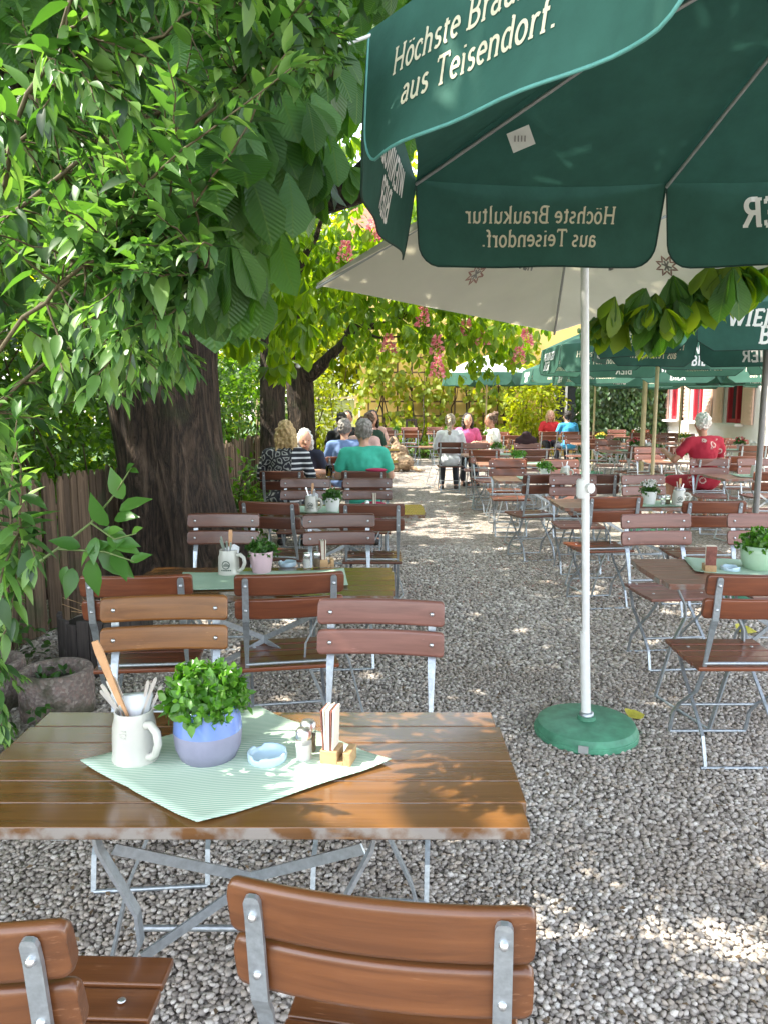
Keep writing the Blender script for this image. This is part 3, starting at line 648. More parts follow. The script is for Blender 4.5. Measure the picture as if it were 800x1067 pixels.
#@@PART2
# ------------------------------------------------------------------ stroke lettering (slab serif)
def arc(cx, cy, rx, ry, a0, a1, n=12): return [(cx+rx*math.cos(R(a0+(a1-a0)*i/n)), cy+ry*math.sin(R(a0+(a1-a0)*i/n))) for i in range(n+1)]
def sf(*pts, w=.11): return [[(x-w, y), (x+w, y)] for x, y in pts]
GL = {
 'H': (.86, [[(.14,0),(.14,1)],[(.68,0),(.68,1)],[(.14,.5),(.68,.5)]], sf((.14,0),(.14,1),(.68,0),(.68,1))),
 'B': (.72, [[(.16,0),(.16,1)],[(.16,1),(.36,1)]+arc(.36,.76,.2,.24,90,-90)+[(.16,.52)],[(.36,.52)]+arc(.38,.26,.24,.26,90,-90)+[(.16,0)]], sf((.10,0),(.10,1),w=.08)),
 'T': (.74, [[(.36,0),(.36,1)],[(.05,1),(.67,1)]], sf((.36,0))+[[(.05,1),(.05,.84)],[(.67,1),(.67,.84)]]),
 'W': (1.06, [[(.08,1),(.30,0)],[(.30,0),(.52,1)],[(.52,1),(.74,0)],[(.74,0),(.96,1)]], sf((.08,1),(.52,1),(.96,1),w=.10)),
 'I': (.40, [[(.2,0),(.2,1)]], sf((.2,0),(.2,1),w=.14)),
 'E': (.68, [[(.16,0),(.16,1)],[(.16,1),(.58,1)],[(.16,.5),(.46,.5)],[(.16,0),(.60,0)]], sf((.12,0),(.12,1),w=.08)+[[(.58,1),(.58,.82)],[(.60,0),(.60,.2)],[(.46,.42),(.46,.58)]]),
 'N': (.86, [[(.14,0),(.14,1)],[(.14,1),(.68,0)],[(.68,0),(.68,1)]], sf((.14,0),(.11,1),(.68,1),w=.10)),
 'G': (.80, [arc(.42,.5,.32,.5,45,350,20),[(.72,.45),(.72,.08)]], sf((.68,.45))+[[(.66,.84),(.66,1)]]),
 'R': (.78, [[(.16,0),(.16,1)],[(.16,1),(.38,1)]+arc(.38,.75,.21,.25,90,-90)+[(.16,.5)],[(.38,.5),(.66,0)]], sf((.14,0),(.10,1),(.66,0),w=.10)),
 'O': (.82, [arc(.41,.5,.31,.5,0,360,24)], []), 'L': (.64, [[(.16,0),(.16,1)],[(.16,0),(.58,0)]], sf((.14,1))+[[(.58,0),(.58,.2)]]),
 'ö': (.58, [arc(.29,.33,.21,.33,0,360,20),[(.18,.86),(.18,.93)],[(.40,.86),(.40,.93)]], []), 'o': (.58, [arc(.29,.33,.21,.33,0,360,20)], []),
 'c': (.50, [arc(.29,.33,.21,.33,50,315,16)], [[(.43,.56),(.43,.46)]]), 'e': (.54, [[(.08,.36),(.48,.36)]+arc(.28,.34,.20,.32,5,310,18)], []),
 'h': (.64, [[(.13,0),(.13,1)],[(.13,.45)]+arc(.31,.45,.18,.20,160,0)+[(.49,0)]], sf((.13,0),(.49,0),w=.09)+[[(.04,1),(.13,1)]]),
 's': (.46, [arc(.23,.49,.14,.16,40,270,10)+arc(.23,.165,.15,.165,90,-140,10)], []), 't': (.40, [[(.16,.85),(.16,.15)]+arc(.26,.13,.10,.12,180,300,6),[(.04,.65),(.34,.65)]], []),
 'r': (.44, [[(.14,0),(.14,.65)],[(.14,.42)]+arc(.30,.46,.14,.18,160,50,6)], sf((.14,0),w=.10)+[[(.05,.65),(.14,.65)]]),
 'a': (.56, [[(.10,.55)]+arc(.26,.47,.16,.18,130,0,8)+[(.42,.06),(.50,0)],arc(.24,.19,.17,.19,60,330,14)], []),
 'u': (.64, [[(.12,.65),(.12,.2)]+arc(.29,.2,.17,.2,180,340,8),[(.48,.65),(.48,0)]], [[(.03,.65),(.12,.65)],[(.39,.65),(.48,.65)],[(.48,0),(.57,0)]]),
 'k': (.60, [[(.13,0),(.13,1)],[(.46,.65),(.15,.28)],[(.24,.38),(.50,0)]], sf((.13,0),(.50,0),(.46,.65),w=.09)+[[(.04,1),(.13,1)]]),
 'l': (.32, [[(.15,0),(.15,1)]], sf((.15,0),w=.10)+[[(.05,1),(.15,1)]]), 'i': (.32, [[(.15,0),(.15,.65)],[(.15,.86),(.15,.95)]], sf((.15,0),w=.10)+[[(.05,.65),(.15,.65)]]),
 'n': (.64, [[(.13,0),(.13,.65)],[(.13,.45)]+arc(.31,.45,.18,.20,160,0)+[(.49,0)]], sf((.13,0),(.49,0),w=.09)+[[(.04,.65),(.13,.65)]]),
 'd': (.60, [arc(.26,.33,.19,.33,50,310,16),[(.46,1),(.46,0)]], [[(.36,1),(.46,1)],[(.46,0),(.55,0)]]),
 'f': (.38, [[(.15,0),(.15,.8)]+arc(.27,.82,.12,.16,180,50,6),[(.03,.65),(.32,.65)]], sf((.15,0),w=.10)), '.': (.28, [[(.12,0),(.12,.1)]], []), ' ': (.30, [], []),
}
def text_strokes(txt, size, weight=.12, slant=0, spacing=.03):
    x = 0; out = []
    for ch in txt:
        adv, st, ser = GL[ch]
        for p in st: out.append(([((x+a+b*slant)*size, b*size) for a, b in p], weight*size))
        for p in ser: out.append(([((x+a+b*slant)*size, b*size) for a, b in p], weight*.62*size))
        x += adv + spacing
    return out, x*size
def ribbon(b, strokes, fn):
    """lay strokes on a surface; fn(x, y) -> point"""
    for pts, w in strokes:
        q = [Vector((*p, 0)) for p in pts]; r = [q[0]]
        for a, c in zip(q, q[1:]):
            m = max(1, int((c-a).length/.02)); r += [a.lerp(c, (i+1)/m) for i in range(m)]
        vs = []; n = len(r)
        for i, p in enumerate(r):
            t = (r[min(i+1, n-1)]-r[max(i-1, 0)]); t = t.normalized() if t.length > 1e-9 else Vector((1,0,0))
            s = Vector((-t.y, t.x, 0))*w/2
            if n == 2 or True: vs += [fn((p+s).x, (p+s).y), fn((p-s).x, (p-s).y)]
        b.add(vs, [(2*i, 2*i+1, 2*i+3, 2*i+2) for i in range(n-1)], True)

# ------------------------------------------------------------------ umbrellas
def valance(root, A, B, h, mats, lines, seed=0, flare=.05, rc=.09, two_sided=True, hemmat='green_hem', nu=20, nv=8, letter='letter'):
    """A, B: top corners as seen from outside (left, right). lines: (text, size, y of baseline below the top, slant, x offset or None)"""
    A = Vector(A); B = Vector(B); L = (B-A).length; ex = (B-A)/L; out = Vector((ex.y, -ex.x, 0)).normalized()
    ph = seed*1.7
    def fn(x, v, off=0.0):
        u = x/L; vv = v/h; xs = L*(.5+(u-.5)*(1-.045*vv))
        return A + ex*xs + Vector((0,0,-v)) + out*(flare*vv + .016*math.sin(u*7+ph)*vv + .010*math.sin(u*15+ph*2)*vv*vv + off)
    def depth(x):
        d = min(x, L-x)
        return h if d >= rc else h-rc+math.sqrt(max(0, rc*rc-(rc-d)**2))
    b = MB(); vs = []; xs = []
    for i in range(nu+1):
        q = i/nu; x = L*(.5-.5*math.cos(math.pi*q)) if nu > 12 else L*q
        xs.append(x)
        for j in range(nv+1): vs.append(fn(x, depth(x)*j/nv))
    b.add(vs, [(i*(nv+1)+j, i*(nv+1)+j+1, (i+1)*(nv+1)+j+1, (i+1)*(nv+1)+j) for i in range(nu) for j in range(nv)], True)
    val = b.build('valance', mats, root)
    b = MB(); path = [fn(0, h*.02+j/6*(h-rc)) for j in range(6)] + [fn(x, depth(x)) for x in xs] + [fn(L, h*.02+j/6*(h-rc)) for j in range(5, -1, -1)]
    b.tube(path, .0038, 6); b.build('hem', M[hemmat], val)
    if lines:
        b = MB()
        for txt, size, yb, sl, xo in lines:
            st, wd = text_strokes(txt, size, .135 if letter == 'letter' else .19, sl)
            x0 = (L-wd)/2 if xo is None else (xo if xo >= 0 else L-wd+xo)
            for off in ((.0024, -.0024) if two_sided else (.0024,)):
                ribbon(b, st, lambda x, y: fn(x0+x, yb-y, off))
        b.build('lettering', M[letter], val)
def canopy(root, hub, corners, mats, sag=.06, n=8, name='canopy', shift=0):
    b = MB(); hub = Vector(hub); k = len(corners)
    for i in range(k):
        A = Vector(corners[i]); B = Vector(corners[(i+1) % k]); vs = []
        for a in range(n+1):
            t = a/n
            for c in range(n+1):
                s = c/n; p = hub + (A*(1-s)+B*s-hub)*t
                p.z -= sag*math.sin(math.pi*s)*t*(1.2-t*.6) - .05*math.sin(math.pi*t); p.z += shift
                mid = (A+B)/2; inw = (Vector((hub.x, hub.y, 0))-Vector((mid.x, mid.y, 0))).normalized(); p += inw*.05*math.sin(math.pi*s)*t*t
                vs.append(p)
        b.add(vs, [(a*(n+1)+c, a*(n+1)+c+1, (a+1)*(n+1)+c+1, (a+1)*(n+1)+c) for a in range(n) for c in range(n)], True)
    return b.build(name, mats, root)
def ribs(root, hub, corners, m='rib', strut=True, r=.009):
    hub = Vector(hub)
    for c in corners:
        c = Vector(c); b = MB(); b.tube([hub+Vector((0,0,-.03)), hub.lerp(c, .5)+Vector((0,0,.02)), c+Vector((0,0,-.015))], r, 6); rb = b.build('rib', M[m], root)
        if strut:
            q = MB(); q.tube([(hub.x, hub.y, hub.z-.45), tuple(hub.lerp(c, .5)+Vector((0,0,.01)))], r*.8, 6); q.build('strut', M[m], rb)
def base_disc(root, r=.25, m='base_green'):
    b = MB(); b.lathe([(r*.97,0),(r,.01),(r,.030),(r*.985,.034),(r*.985,.040),(r*.97,.044),(r*.93,.066),(r*.85,.074),(.10,.080),(.045,.082),(.042,.10),(.001,.10)], n=56)
    o = b.build('base', M[m], root); o.data.set_sharp_from_angle(angle=R(24)); return o

# near dark green umbrella with cut-out valance panels
C0 = Vector((1.44, 2.1, 0)); ZE = 2.5
def pt(px, py, z): return at_h(px, py, z)
P2 = pt(385, 32, ZE); P3 = pt(433, 188, ZE); P4 = pt(694, 191, ZE)
cs = [Vector((.50, 1.20, ZE)), Vector((1.5, .85, ZE)), Vector((2.4, 1.1, ZE)), Vector((2.85, 2.0, ZE)), Vector((2.35, 3.0, ZE-.02)), P4, P3, P2]
um = empty('parasol', tuple(C0), 0, 'large dark green parasol hanging over the near right, its valance flaps lettered', 'parasol', 'green parasols over the tables')
loc = [c-C0 for c in cs]; hub = Vector((0, 0, 3.02))
canopy(um, hub, loc, M['green_cloth'], .05, 10); ribs(um, hub, loc, strut=False, r=.007)
VH = .325
BR = [('Höchste Braukultur', .062, .155, 0, None), ('aus Teisendorf.', .062, .245, 0, None)]
WB = [('WIENINGER', .078, .15, .18, None), ('BIER', .085, .27, .12, None)]
n8 = len(loc)
order = [0, 1, 2, 3, 4, 5, 6, 7]
for i in range(n8):
    a, c = loc[i], loc[(i+1) % n8]               # counter-clockwise from above: seen from outside the left corner is i, right is i+1
    txt = BR if i in (1, 3, 5, 7) else WB
    if i == 7: txt = [('Höchste Braukultur', .058, .15, 0, .13), ('aus Teisendorf.', .058, .235, 0, .19)]
    if i == 6: txt = [('WIENINGER', .085, .16, .18, None), ('BIER', .09, .275, .12, None)]
    if i == 4: txt = [('WIENINGER', .10, .175, .1, -.29), ('BIER', .10, .29, .05, .50)]
    valance(um, a, c, VH, M['green_cloth'], txt, i, letter='letter_white' if txt[0][0][0] == 'W' else 'letter', nu=28, nv=10, hemmat='teal_hem' if i == 7 else 'green_hem')
b = MB(); b.tube([(0,0,.02),(0,0,3.0)], .022, 14); b.build('pole', M['white_metal'], um); base_disc(um)
b = MB(); p3 = loc[6].lerp(hub, .27); b.box((p3.x+.01, p3.y-.01, p3.z-.085), (.085, .002, .07), Matrix.Rotation(R(-22), 3, 'Y')); tg = b.build('care_tag', M['letter_white'], um)
b = MB()
for i in range(4): b.box((p3.x-.012+i*.012, p3.y-.0125, p3.z-.085), (.004, .002, .02))
b.build('tag_print', M['letter_grey'], tg)
b = MB(); q = pt(318, 62, 2.47)-C0; b.tube([tuple(loc[7]+Vector((.02,.0,-.005))), tuple(loc[7].lerp(at_y(303, 67, 1.95)-C0, 1.0))], .0045, 8); b.build('rib_end', M['white_metal'], um)

# beige-lined parasol on the white pole
pb = at_h(610, 757, 0.04); B0 = Vector((pb.x, pb.y, 0))
ub = empty('parasol', tuple(B0), 0, 'beige-lined parasol on a white pole with round green base, standing in the gravel aisle', 'parasol', 'parasols over the tables')
tp = at_y(604, 272, B0.y)-B0
cF = at_h(577, 346, 2.12)-B0; cL = at_h(330, 297, 2.22)-B0; cR = Vector((2.5, 3.6, 2.45))-B0; cN = Vector((.80, 3.3, 2.75))-B0
hubb = Vector((tp.x, tp.y, 2.74))
corn = [cN, cR, cF, cL]
lining = canopy(ub, hubb, corn, M['beige_cloth'], .015, 10, 'lining'); canopy(ub, hubb, corn, M['olive_cloth'], .015, 10, 'canopy', .006)
ribs(ub, hubb, corn, 'rib', True, .008)
b = MB(); b.tube([(0,0,.05), tuple(Vector((tp.x*.22, tp.y*.22, .52)))], .0235, 16); b.tube([(0,0,.05), tuple(hubb)], .0185, 16); b.build('pole', M['white_metal'], ub)
b = MB(); kz = (at_y(606, 508, B0.y)-B0); b.lathe([(.022,-.05),(.028,-.04),(.028,.03),(.022,.04)], kz, 16); b.tube([tuple(kz+Vector((.02,-.01,-.0))), tuple(kz+Vector((.035,-.035,0)))], [.022,.024], 12); b.build('clamp_knob', M['white_metal'], ub)
bs = base_disc(ub)
b = MB(); b.box((-.075,-.2415,.034), (.045,.006,.034), Matrix.Rotation(R(-17), 3, 'Z')); b.build('tape_patch', M['rib'], bs)
b = MB(); b.lathe([(.034,.098),(.034,.115),(.026,.118)], n=16); b.build('pole_socket', M['steel'], ub)
# faint prints on the lining (starburst and letters), laid on the two far panels
def on_panel(A, B, s, t, off=-.004):
    p = hubb + (A*(1-s)+B*s-hubb)*t
    p.z -= .015*math.sin(math.pi*s)*t*(1.2-t*.6) - .05*math.sin(math.pi*t); mid = (A+B)/2
    inw = (Vector((hubb.x, hubb.y, 0))-Vector((mid.x, mid.y, 0))).normalized(); p += inw*.05*math.sin(math.pi*s)*t*t; p.z += off
    return p
def find_st(A, B, px, py):
    best = None
    for i in range(1, 60):
        for j in range(1, 60):
            p = on_panel(A, B, i/60, j/60)+B0; q = p-Vector((0,0,H)); zc = q.y*cp-q.z*sp; e = (CX+F*q.x/zc-px)**2+(CY-F*(q.z*cp+q.y*sp)/zc-py)**2
            if best is None or e < best[0]: best = (e, i/60, j/60)
    return best[1:]
for (A, B, st_, tt_, txt) in ((cL, cF, (495,287), (545,281), 'GEN'), (cF, cR, (694,277), (640,279), 'ER'), (cF, cR, (694,277), (712,254), 'OL')):
    s0, t0 = find_st(A, B, *st_); sx, tx = find_st(A, B, *tt_)
    Lp = (B-A).length; pts = []
    def star(r0, r1, n, ph=0): return [((r0 if i % 2 else r1)*math.cos(ph+math.pi*i/n), (r0 if i % 2 else r1)*math.sin(ph+math.pi*i/n)) for i in range(2*n+1)]
    br = MB()
    if txt != 'ER':
        fnp = lambda x, y: on_panel(A, B, s0+x/Lp, t0+y/1.3)
        ribbon(br, [(star(.045, .088, 8), .014)], fnp); br.cur = 1; ribbon(br, [([(-.03,-.03),(.03,.03)], .014), ([(-.03,.03),(.03,-.03)], .014), ([(0,-.045),(0,.045)], .014)], fnp)
        if txt == 'GEN' or txt == 'OL': br.build('starburst_emblem', [M['letter_rose'], M['letter_grey']], lining)
    bl = MB()
    st, wd = text_strokes(txt, .10, .2, 0)
    ribbon(bl, st, lambda x, y: on_panel(A, B, sx+(x-wd/2)/Lp, tx-y/1.3)); bl.build('lettering', M['letter_grey'], lining)

def far_parasol(cx, cy, r, ze, label, m='green_cloth2', rot=22.5, pole='pole_wood', text=True, pr=.022, tilt=0, hubh=.45, vh=.31, lsize=1.0, cloth_top=None):
    u = empty('parasol', (cx, cy, 0), 0, label, 'parasol', 'green parasols over the tables')
    cor = [Vector((r*math.cos(R(rot+45*i)), r*math.sin(R(rot+45*i)), ze + tilt*math.cos(R(rot+45*i)))) for i in range(8)]
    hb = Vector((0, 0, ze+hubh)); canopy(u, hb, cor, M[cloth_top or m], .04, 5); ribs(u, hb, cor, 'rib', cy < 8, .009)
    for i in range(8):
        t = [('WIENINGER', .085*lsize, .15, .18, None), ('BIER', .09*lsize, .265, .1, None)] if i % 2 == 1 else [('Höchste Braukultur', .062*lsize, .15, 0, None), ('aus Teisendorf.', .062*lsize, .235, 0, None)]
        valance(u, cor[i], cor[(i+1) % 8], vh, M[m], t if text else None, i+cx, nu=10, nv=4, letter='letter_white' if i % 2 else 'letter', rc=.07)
    b = MB(); b.tube([(0,0,.02),(0,0,ze+hubh)], pr, 12); b.build('pole', M[pole], u); base_disc(u, .25)
    return u
far_parasol(3.05, 6.25, 1.36, 2.26, 'dark green parasol on dark grey pole at right edge, chestnut leaves hanging before it', 'green_cloth', 0, 'pole_grey', lsize=1.15, pr=.024)
far_parasol(3.25, 9.3, 1.38, 2.25, 'green parasol right behind the white pole, lettered front flap above the middle tables')
far_parasol(4.35, 13.0, 1.5, 2.2, 'green parasol with pale wooden pole in front of the ivy hedge', pr=.04)
far_parasol(6.5, 12.2, 1.5, 2.2, 'green parasol near the white building front')
far_parasol(4.6, 17.0, 1.6, 2.3, 'pale teal parasol farthest back on the right, before the yellow wall')
far_parasol(6.3, 16.5, 1.5, 2.2, 'green parasol on a thin pole between ivy hedge and building')
far_parasol(2.6, 19.8, 1.15, 2.32, 'small white-topped parasol with green flaps before the climbing vine', 'green_cloth2', 22.5, 'pole_wood', False, .02, cloth_top='white_metal')

# ------------------------------------------------------------------ people
M['skin'] = simple('skin', (.55,.30,.21), .5, 0, .06, 12, 0); M['skin_tan'] = simple('tanned_skin', (.42,.20,.13), .5, 0, .08, 12, 0)
def hairmat(nm, c): return simple(nm, c, .55, 0, .35, 45, .5)
HM = {'blonde': hairmat('blonde_hair', (.45,.31,.14)), 'white': hairmat('white_hair', (.68,.66,.62)), 'grey': hairmat('grey_hair', (.22,.20,.18)), 'dark': hairmat('dark_hair', (.018,.013,.011)), 'brown': hairmat('brown_hair', (.11,.06,.035)), 'greyblond': hairmat('grey_blond_hair', (.34,.27,.20))}
def stripes():
    m, n, l, b = mat('striped_knit'); v = texco(n, l); sx = N(n, 'ShaderNodeSeparateXYZ'); l.new(v, sx.inputs[0])
    w = N(n, 'ShaderNodeMath', operation='MULTIPLY'); w.inputs[1].default_value = 2*math.pi/.055; l.new(sx.outputs[2], w.inputs[0])
    s = N(n, 'ShaderNodeMath', operation='SINE'); l.new(w.outputs[0], s.inputs[0]); r = ramp(n, [(.5, (.02,.022,.03)), (.55, (.68,.68,.70))])
    l.new(s.outputs[0], r.inputs[0])
    vo = N(n, 'ShaderNodeTexVoronoi', i_Scale=13.0, feature='DISTANCE_TO_EDGE'); l.new(v, vo.inputs['Vector']); no = N(n, 'ShaderNodeTexNoise', i_Scale=22.0, i_Detail=2.0); l.new(v, no.inputs['Vector'])
    mm = N(n, 'ShaderNodeMath', operation='MULTIPLY'); l.new(vo.outputs['Distance'], mm.inputs[0]); l.new(no.outputs['Fac'], mm.inputs[1])
    r2 = ramp(n, [(.05, (.018,.02,.026)), (.09, (.42,.42,.40)), (.13, (.02,.02,.028))]); l.new(mm.outputs[0], r2.inputs[0])
    lt = N(n, 'ShaderNodeMath', operation='LESS_THAN'); lt.inputs[1].default_value = .085; l.new(sx.outputs[0], lt.inputs[0])
    gt = N(n, 'ShaderNodeMath', operation='GREATER_THAN'); gt.inputs[1].default_value = -.25; l.new(sx.outputs[0], gt.inputs[0])
    m3 = N(n, 'ShaderNodeMath', operation='MULTIPLY'); l.new(lt.outputs[0], m3.inputs[0]); l.new(gt.outputs[0], m3.inputs[1])
    mx = N(n, 'ShaderNodeMix', data_type='RGBA'); l.new(m3.outputs[0], mx.inputs[0]); l.new(r.outputs[0], mx.inputs[6]); l.new(r2.outputs[0], mx.inputs[7])
    l.new(mx.outputs[2], b.inputs['Base Color']); b.inputs['Roughness'].default_value = .9; return m
def floral():
    m, n, l, b = mat('red_floral_shirt'); v = texco(n, l); vo = N(n, 'ShaderNodeTexVoronoi', i_Scale=8.0); vo.inputs['Randomness'].default_value = .8; l.new(v, vo.inputs['Vector'])
    no = N(n, 'ShaderNodeTexNoise', i_Scale=60.0); l.new(v, no.inputs['Vector']); mm = N(n, 'ShaderNodeMath', operation='ADD'); l.new(vo.outputs['Distance'], mm.inputs[0])
    k = N(n, 'ShaderNodeMath', operation='MULTIPLY'); k.inputs[1].default_value = .25; l.new(no.outputs['Fac'], k.inputs[0]); l.new(k.outputs[0], mm.inputs[1])
    r = ramp(n, [(.34, (.30,.03,.04)), (.36, (.66,.55,.50)), (.43, (.50,.30,.27)), (.48, (.36,.012,.035))]); l.new(mm.outputs[0], r.inputs[0]); l.new(r.outputs[0], b.inputs['Base Color']); b.inputs['Roughness'].default_value = .85; return m
def fabric(nm, c): return simple(nm, c, .85, 0, .1, 12, .1)
FB = {'stripe': stripes(), 'floral': floral(), 'mint': fabric('mint_green_polo', (.045,.42,.30)), 'blue': fabric('blue_shirt', (.12,.19,.36)), 'navy': fabric('navy_top', (.02,.025,.05)), 'black': fabric('black_top', (.015,.015,.018)), 'white': fabric('white_top', (.72,.74,.80)), 'cream': fabric('white_blouse', (.76,.74,.69)), 'pink': fabric('pink_top', (.65,.12,.30)), 'palepink': fabric('pale_pink_top', (.70,.45,.42)), 'red': fabric('bright_red_top', (.60,.03,.035)), 'sky': fabric('bright_blue_shirt', (.05,.33,.62)), 'denim': fabric('dark_trousers', (.03,.035,.05)), 'redshort': fabric('red_shorts', (.34,.02,.04)), 'tee': fabric('dark_green_tee', (.03,.07,.05))}
def remeshed(b, name, m, parent, vox, it=6):
    o = b.build(name, m, parent); r = o.modifiers.new('remesh', 'REMESH'); r.mode = 'VOXEL'; r.voxel_size = vox; r.use_smooth_shade = True
    s = o.modifiers.new('smooth', 'SMOOTH'); s.iterations = it; s.factor = .5
    return o
def capsule(b, a, c, ra, rc, n=12):
    a = Vector(a); c = Vector(c); b.tube([a, c], [ra, rc], n); b.ball(a, ra, None, n, 8); b.ball(c, rc, None, n, 8)
def person(pos, rz, label, shirt, hair, hairm, trousers='denim', sleeve='short', skin='skin', sc=1.0, w=1.0, lean=8, yaw=0, arms=None, eyes=False, group='guests sitting at the tables', nod=8, shorts=False, legs=0):
    root = empty('person', (pos[0], pos[1], 0), rz, label, 'person', group); root.scale = (sc,)*3
    piv = Vector((0, 0, .56)); Lm = Matrix.Rotation(R(-lean), 3, 'X')
    U = lambda x, y, z: piv + Lm @ (Vector((x, y, z))-piv)
    hp = Vector(U(0, .02, 1.125)); Hm = Matrix.Rotation(R(yaw), 3, 'Z') @ Matrix.Rotation(R(-nod+lean*.5), 3, 'X')
    HS = 1.12; Hd = lambda x, y, z: hp + Hm @ (Vector((x, y, z))*HS)
    b = MB()
    def torso(b, e):
        b.ball((0,-.02,.57), (.175*w+e,.135*w+e,.115+e)); b.ball(U(0,-.005,.73), (.150*w+e,.115*w+e,.15+e), Lm); b.ball(U(0,-.005,.93), (.165*w+e,.115*w+e,.17+e), Lm)
        for s in (-1, 1): capsule(b, U(0,-.01,1.035), U(s*.165*w,-.01,1.035), .075+e, .064+e)
        b.ball(U(0,-.0,1.06), (.09+e,.075+e,.05+e), Lm)
    arms = arms or [((.255*w,.09,.80), (.17,.33,.83)), ((-.255*w,.09,.80), (-.15,.34,.83))]
    torso(b, 0); capsule(b, U(0,.0,1.06), Hd(0,.0,.03), .056, .05)
    b.ball(Hd(0,.02,.125), (.083,.105,.125), Hm); b.ball(Hd(0,.055,.062), (.058,.061,.056), Hm); b.ball(Hd(0,.115,.105), (.013,.02,.026), Hm)
    for s in (-1, 1): b.ball(Hd(s*.077,.005,.11), (.011,.022,.032), Hm)
    for (el, wr), s in zip(arms, (1, -1)):
        sh = U(s*.185*w, -.01, 1.035); el = Vector(el); wr = Vector(wr); capsule(b, sh, el, .056, .043); capsule(b, el, wr, .043, .029)
        d = (wr-el).normalized(); side = d.cross(Vector((0,0,1))).normalized(); pm = wr+d*.055
        capsule(b, wr, pm, .028, .034, 10)
        for k in range(4):
            r0 = pm + side*(k-1.5)*.021 + d*.015; L = (.062,.072,.068,.052)[k]; m1 = r0+d*L*.55+Vector((0,0,-.008)); capsule(b, r0, m1, .010, .009, 8); capsule(b, m1, m1+d*L*.4+Vector((0,0,-.022)), .009, .008, 8)
        t0 = wr+d*.03-side*s*.03; capsule(b, t0, t0+d*.045-side*s*.022, .012, .010, 8)
    lp = []
    for s in (-1, 1):
        hip = Vector((s*.09, .02, .555)); kn = Vector((s*(.12+legs*.5), .43, .53)); an = Vector((s*(.13+legs), .40-.12*(legs > 0), .09)); lp.append((hip, kn, an))
        capsule(b, hip, kn, .088, .062); capsule(b, kn, an, .06, .038); capsule(b, an+Vector((0,-.02,-.04)), an+Vector((s*.02,.14,-.05)), .042, .034)
    remeshed(b, 'body', M[skin], root, .011)
    c = MB(); torso(c, .012); c.ball((0,-.02,.58), (.185*w+.01,.145*w+.01,.10))
    for (el, wr), s in zip(arms, (1, -1)):
        sh = U(s*.185*w, -.01, 1.035); el = Vector(el); wr = Vector(wr)
        if sleeve == 'short': capsule(c, sh, sh.lerp(el, .62), .068, .064)
        else: capsule(c, sh, el, .068, .055); capsule(c, el, el.lerp(wr, .9), .055, .042)
    so = remeshed(c, 'shirt', FB[shirt], root, .016, 4)
    tx = bpy.data.textures.get('cloth_folds') or bpy.data.textures.new('cloth_folds', 'CLOUDS'); tx.noise_scale = .09
    dm = so.modifiers.new('folds', 'DISPLACE'); dm.texture = tx; dm.strength = .028; dm.mid_level = .5; dm.texture_coords = 'LOCAL'
    c = MB(); c.ball((0,-.01,.56), (.180*w+.008,.14*w,.105))
    for hip, kn, an in lp:
        capsule(c, hip, kn, .098, .074)
        if not shorts: capsule(c, kn, an+Vector((0,0,.03)), .074, .052)
    remeshed(c, 'shorts' if shorts else 'trousers', FB[trousers], root, .018, 4)
    for hip, kn, an in lp: 
        c = MB(); capsule(c, an+Vector((0,-.03,-.045)), an+Vector((0,.15,-.05)), .045, .038)
        for v in range(len(c.v)):
            x, y, z = c.v[v]; c.v[v] = (x, y, max(z, .002))
        remeshed(c, 'shoe', M['shoe'], root, .014, 2)
    # hair
    hb = MB()
    hb.ball(Hd(0,-.013,.148), (.094,.108,.114), Hm)
    if hair in ('long', 'bob'):
        dn = .30 if hair == 'long' else .17
        for sx in (-.06, -.02, .02, .06): hb.ball(Hd(sx,-.045,.13-dn*.42), (.045,.055,dn*.60), Hm); hb.ball(Hd(sx*1.25,-.06,.10-dn*.85), (.028,.035,.05), Hm)
        for s in (-1, 1): hb.ball(Hd(s*.075,-.01,.09-dn*.2), (.034,.060,.10+dn*.25), Hm)
    if hair == 'ponytail': 
        hb.ball(Hd(0,-.095,.12), (.03,.035,.035), Hm); capsule(hb, Hd(0,-.11,.11), Hd(0,-.115,-.05), .032, .030); capsule(hb, Hd(0,-.115,-.05), Hd(0,-.10,-.16), .030, .008)
    if hair == 'bun': hb.ball(Hd(0.0,-.085,.225), (.055,.055,.05), Hm); hb.ball(Hd(.03,-.07,.25), (.03,.035,.03), Hm)
    hv = remeshed(hb, 'hair', HM[hairm], root, .010, 2)
    tx2 = bpy.data.textures.get('hair_locks') or bpy.data.textures.new('hair_locks', 'CLOUDS'); tx2.noise_scale = .03
    dm = hv.modifiers.new('locks', 'DISPLACE'); dm.texture = tx2; dm.strength = .045; dm.mid_level = .5; dm.texture_coords = 'LOCAL'
    if eyes:
        for s in (-1, 1):
            e = MB(); e.ball(Hd(s*.030,.098,.128), (.012,.007,.008), Hm); e.build('eye', M['pane'], root)
        e = MB(); e.ball(Hd(0,.106,.058), (.024,.006,.006), Hm); e.build('mouth', M['lip'], root)
    return root
M['lip'] = simple('lips', (.40,.12,.11), .5, 0, .05, 20, 0)
M['shoe'] = simple('dark_shoe_leather', (.03,.026,.024), .5, 0, .2, 20, 0)
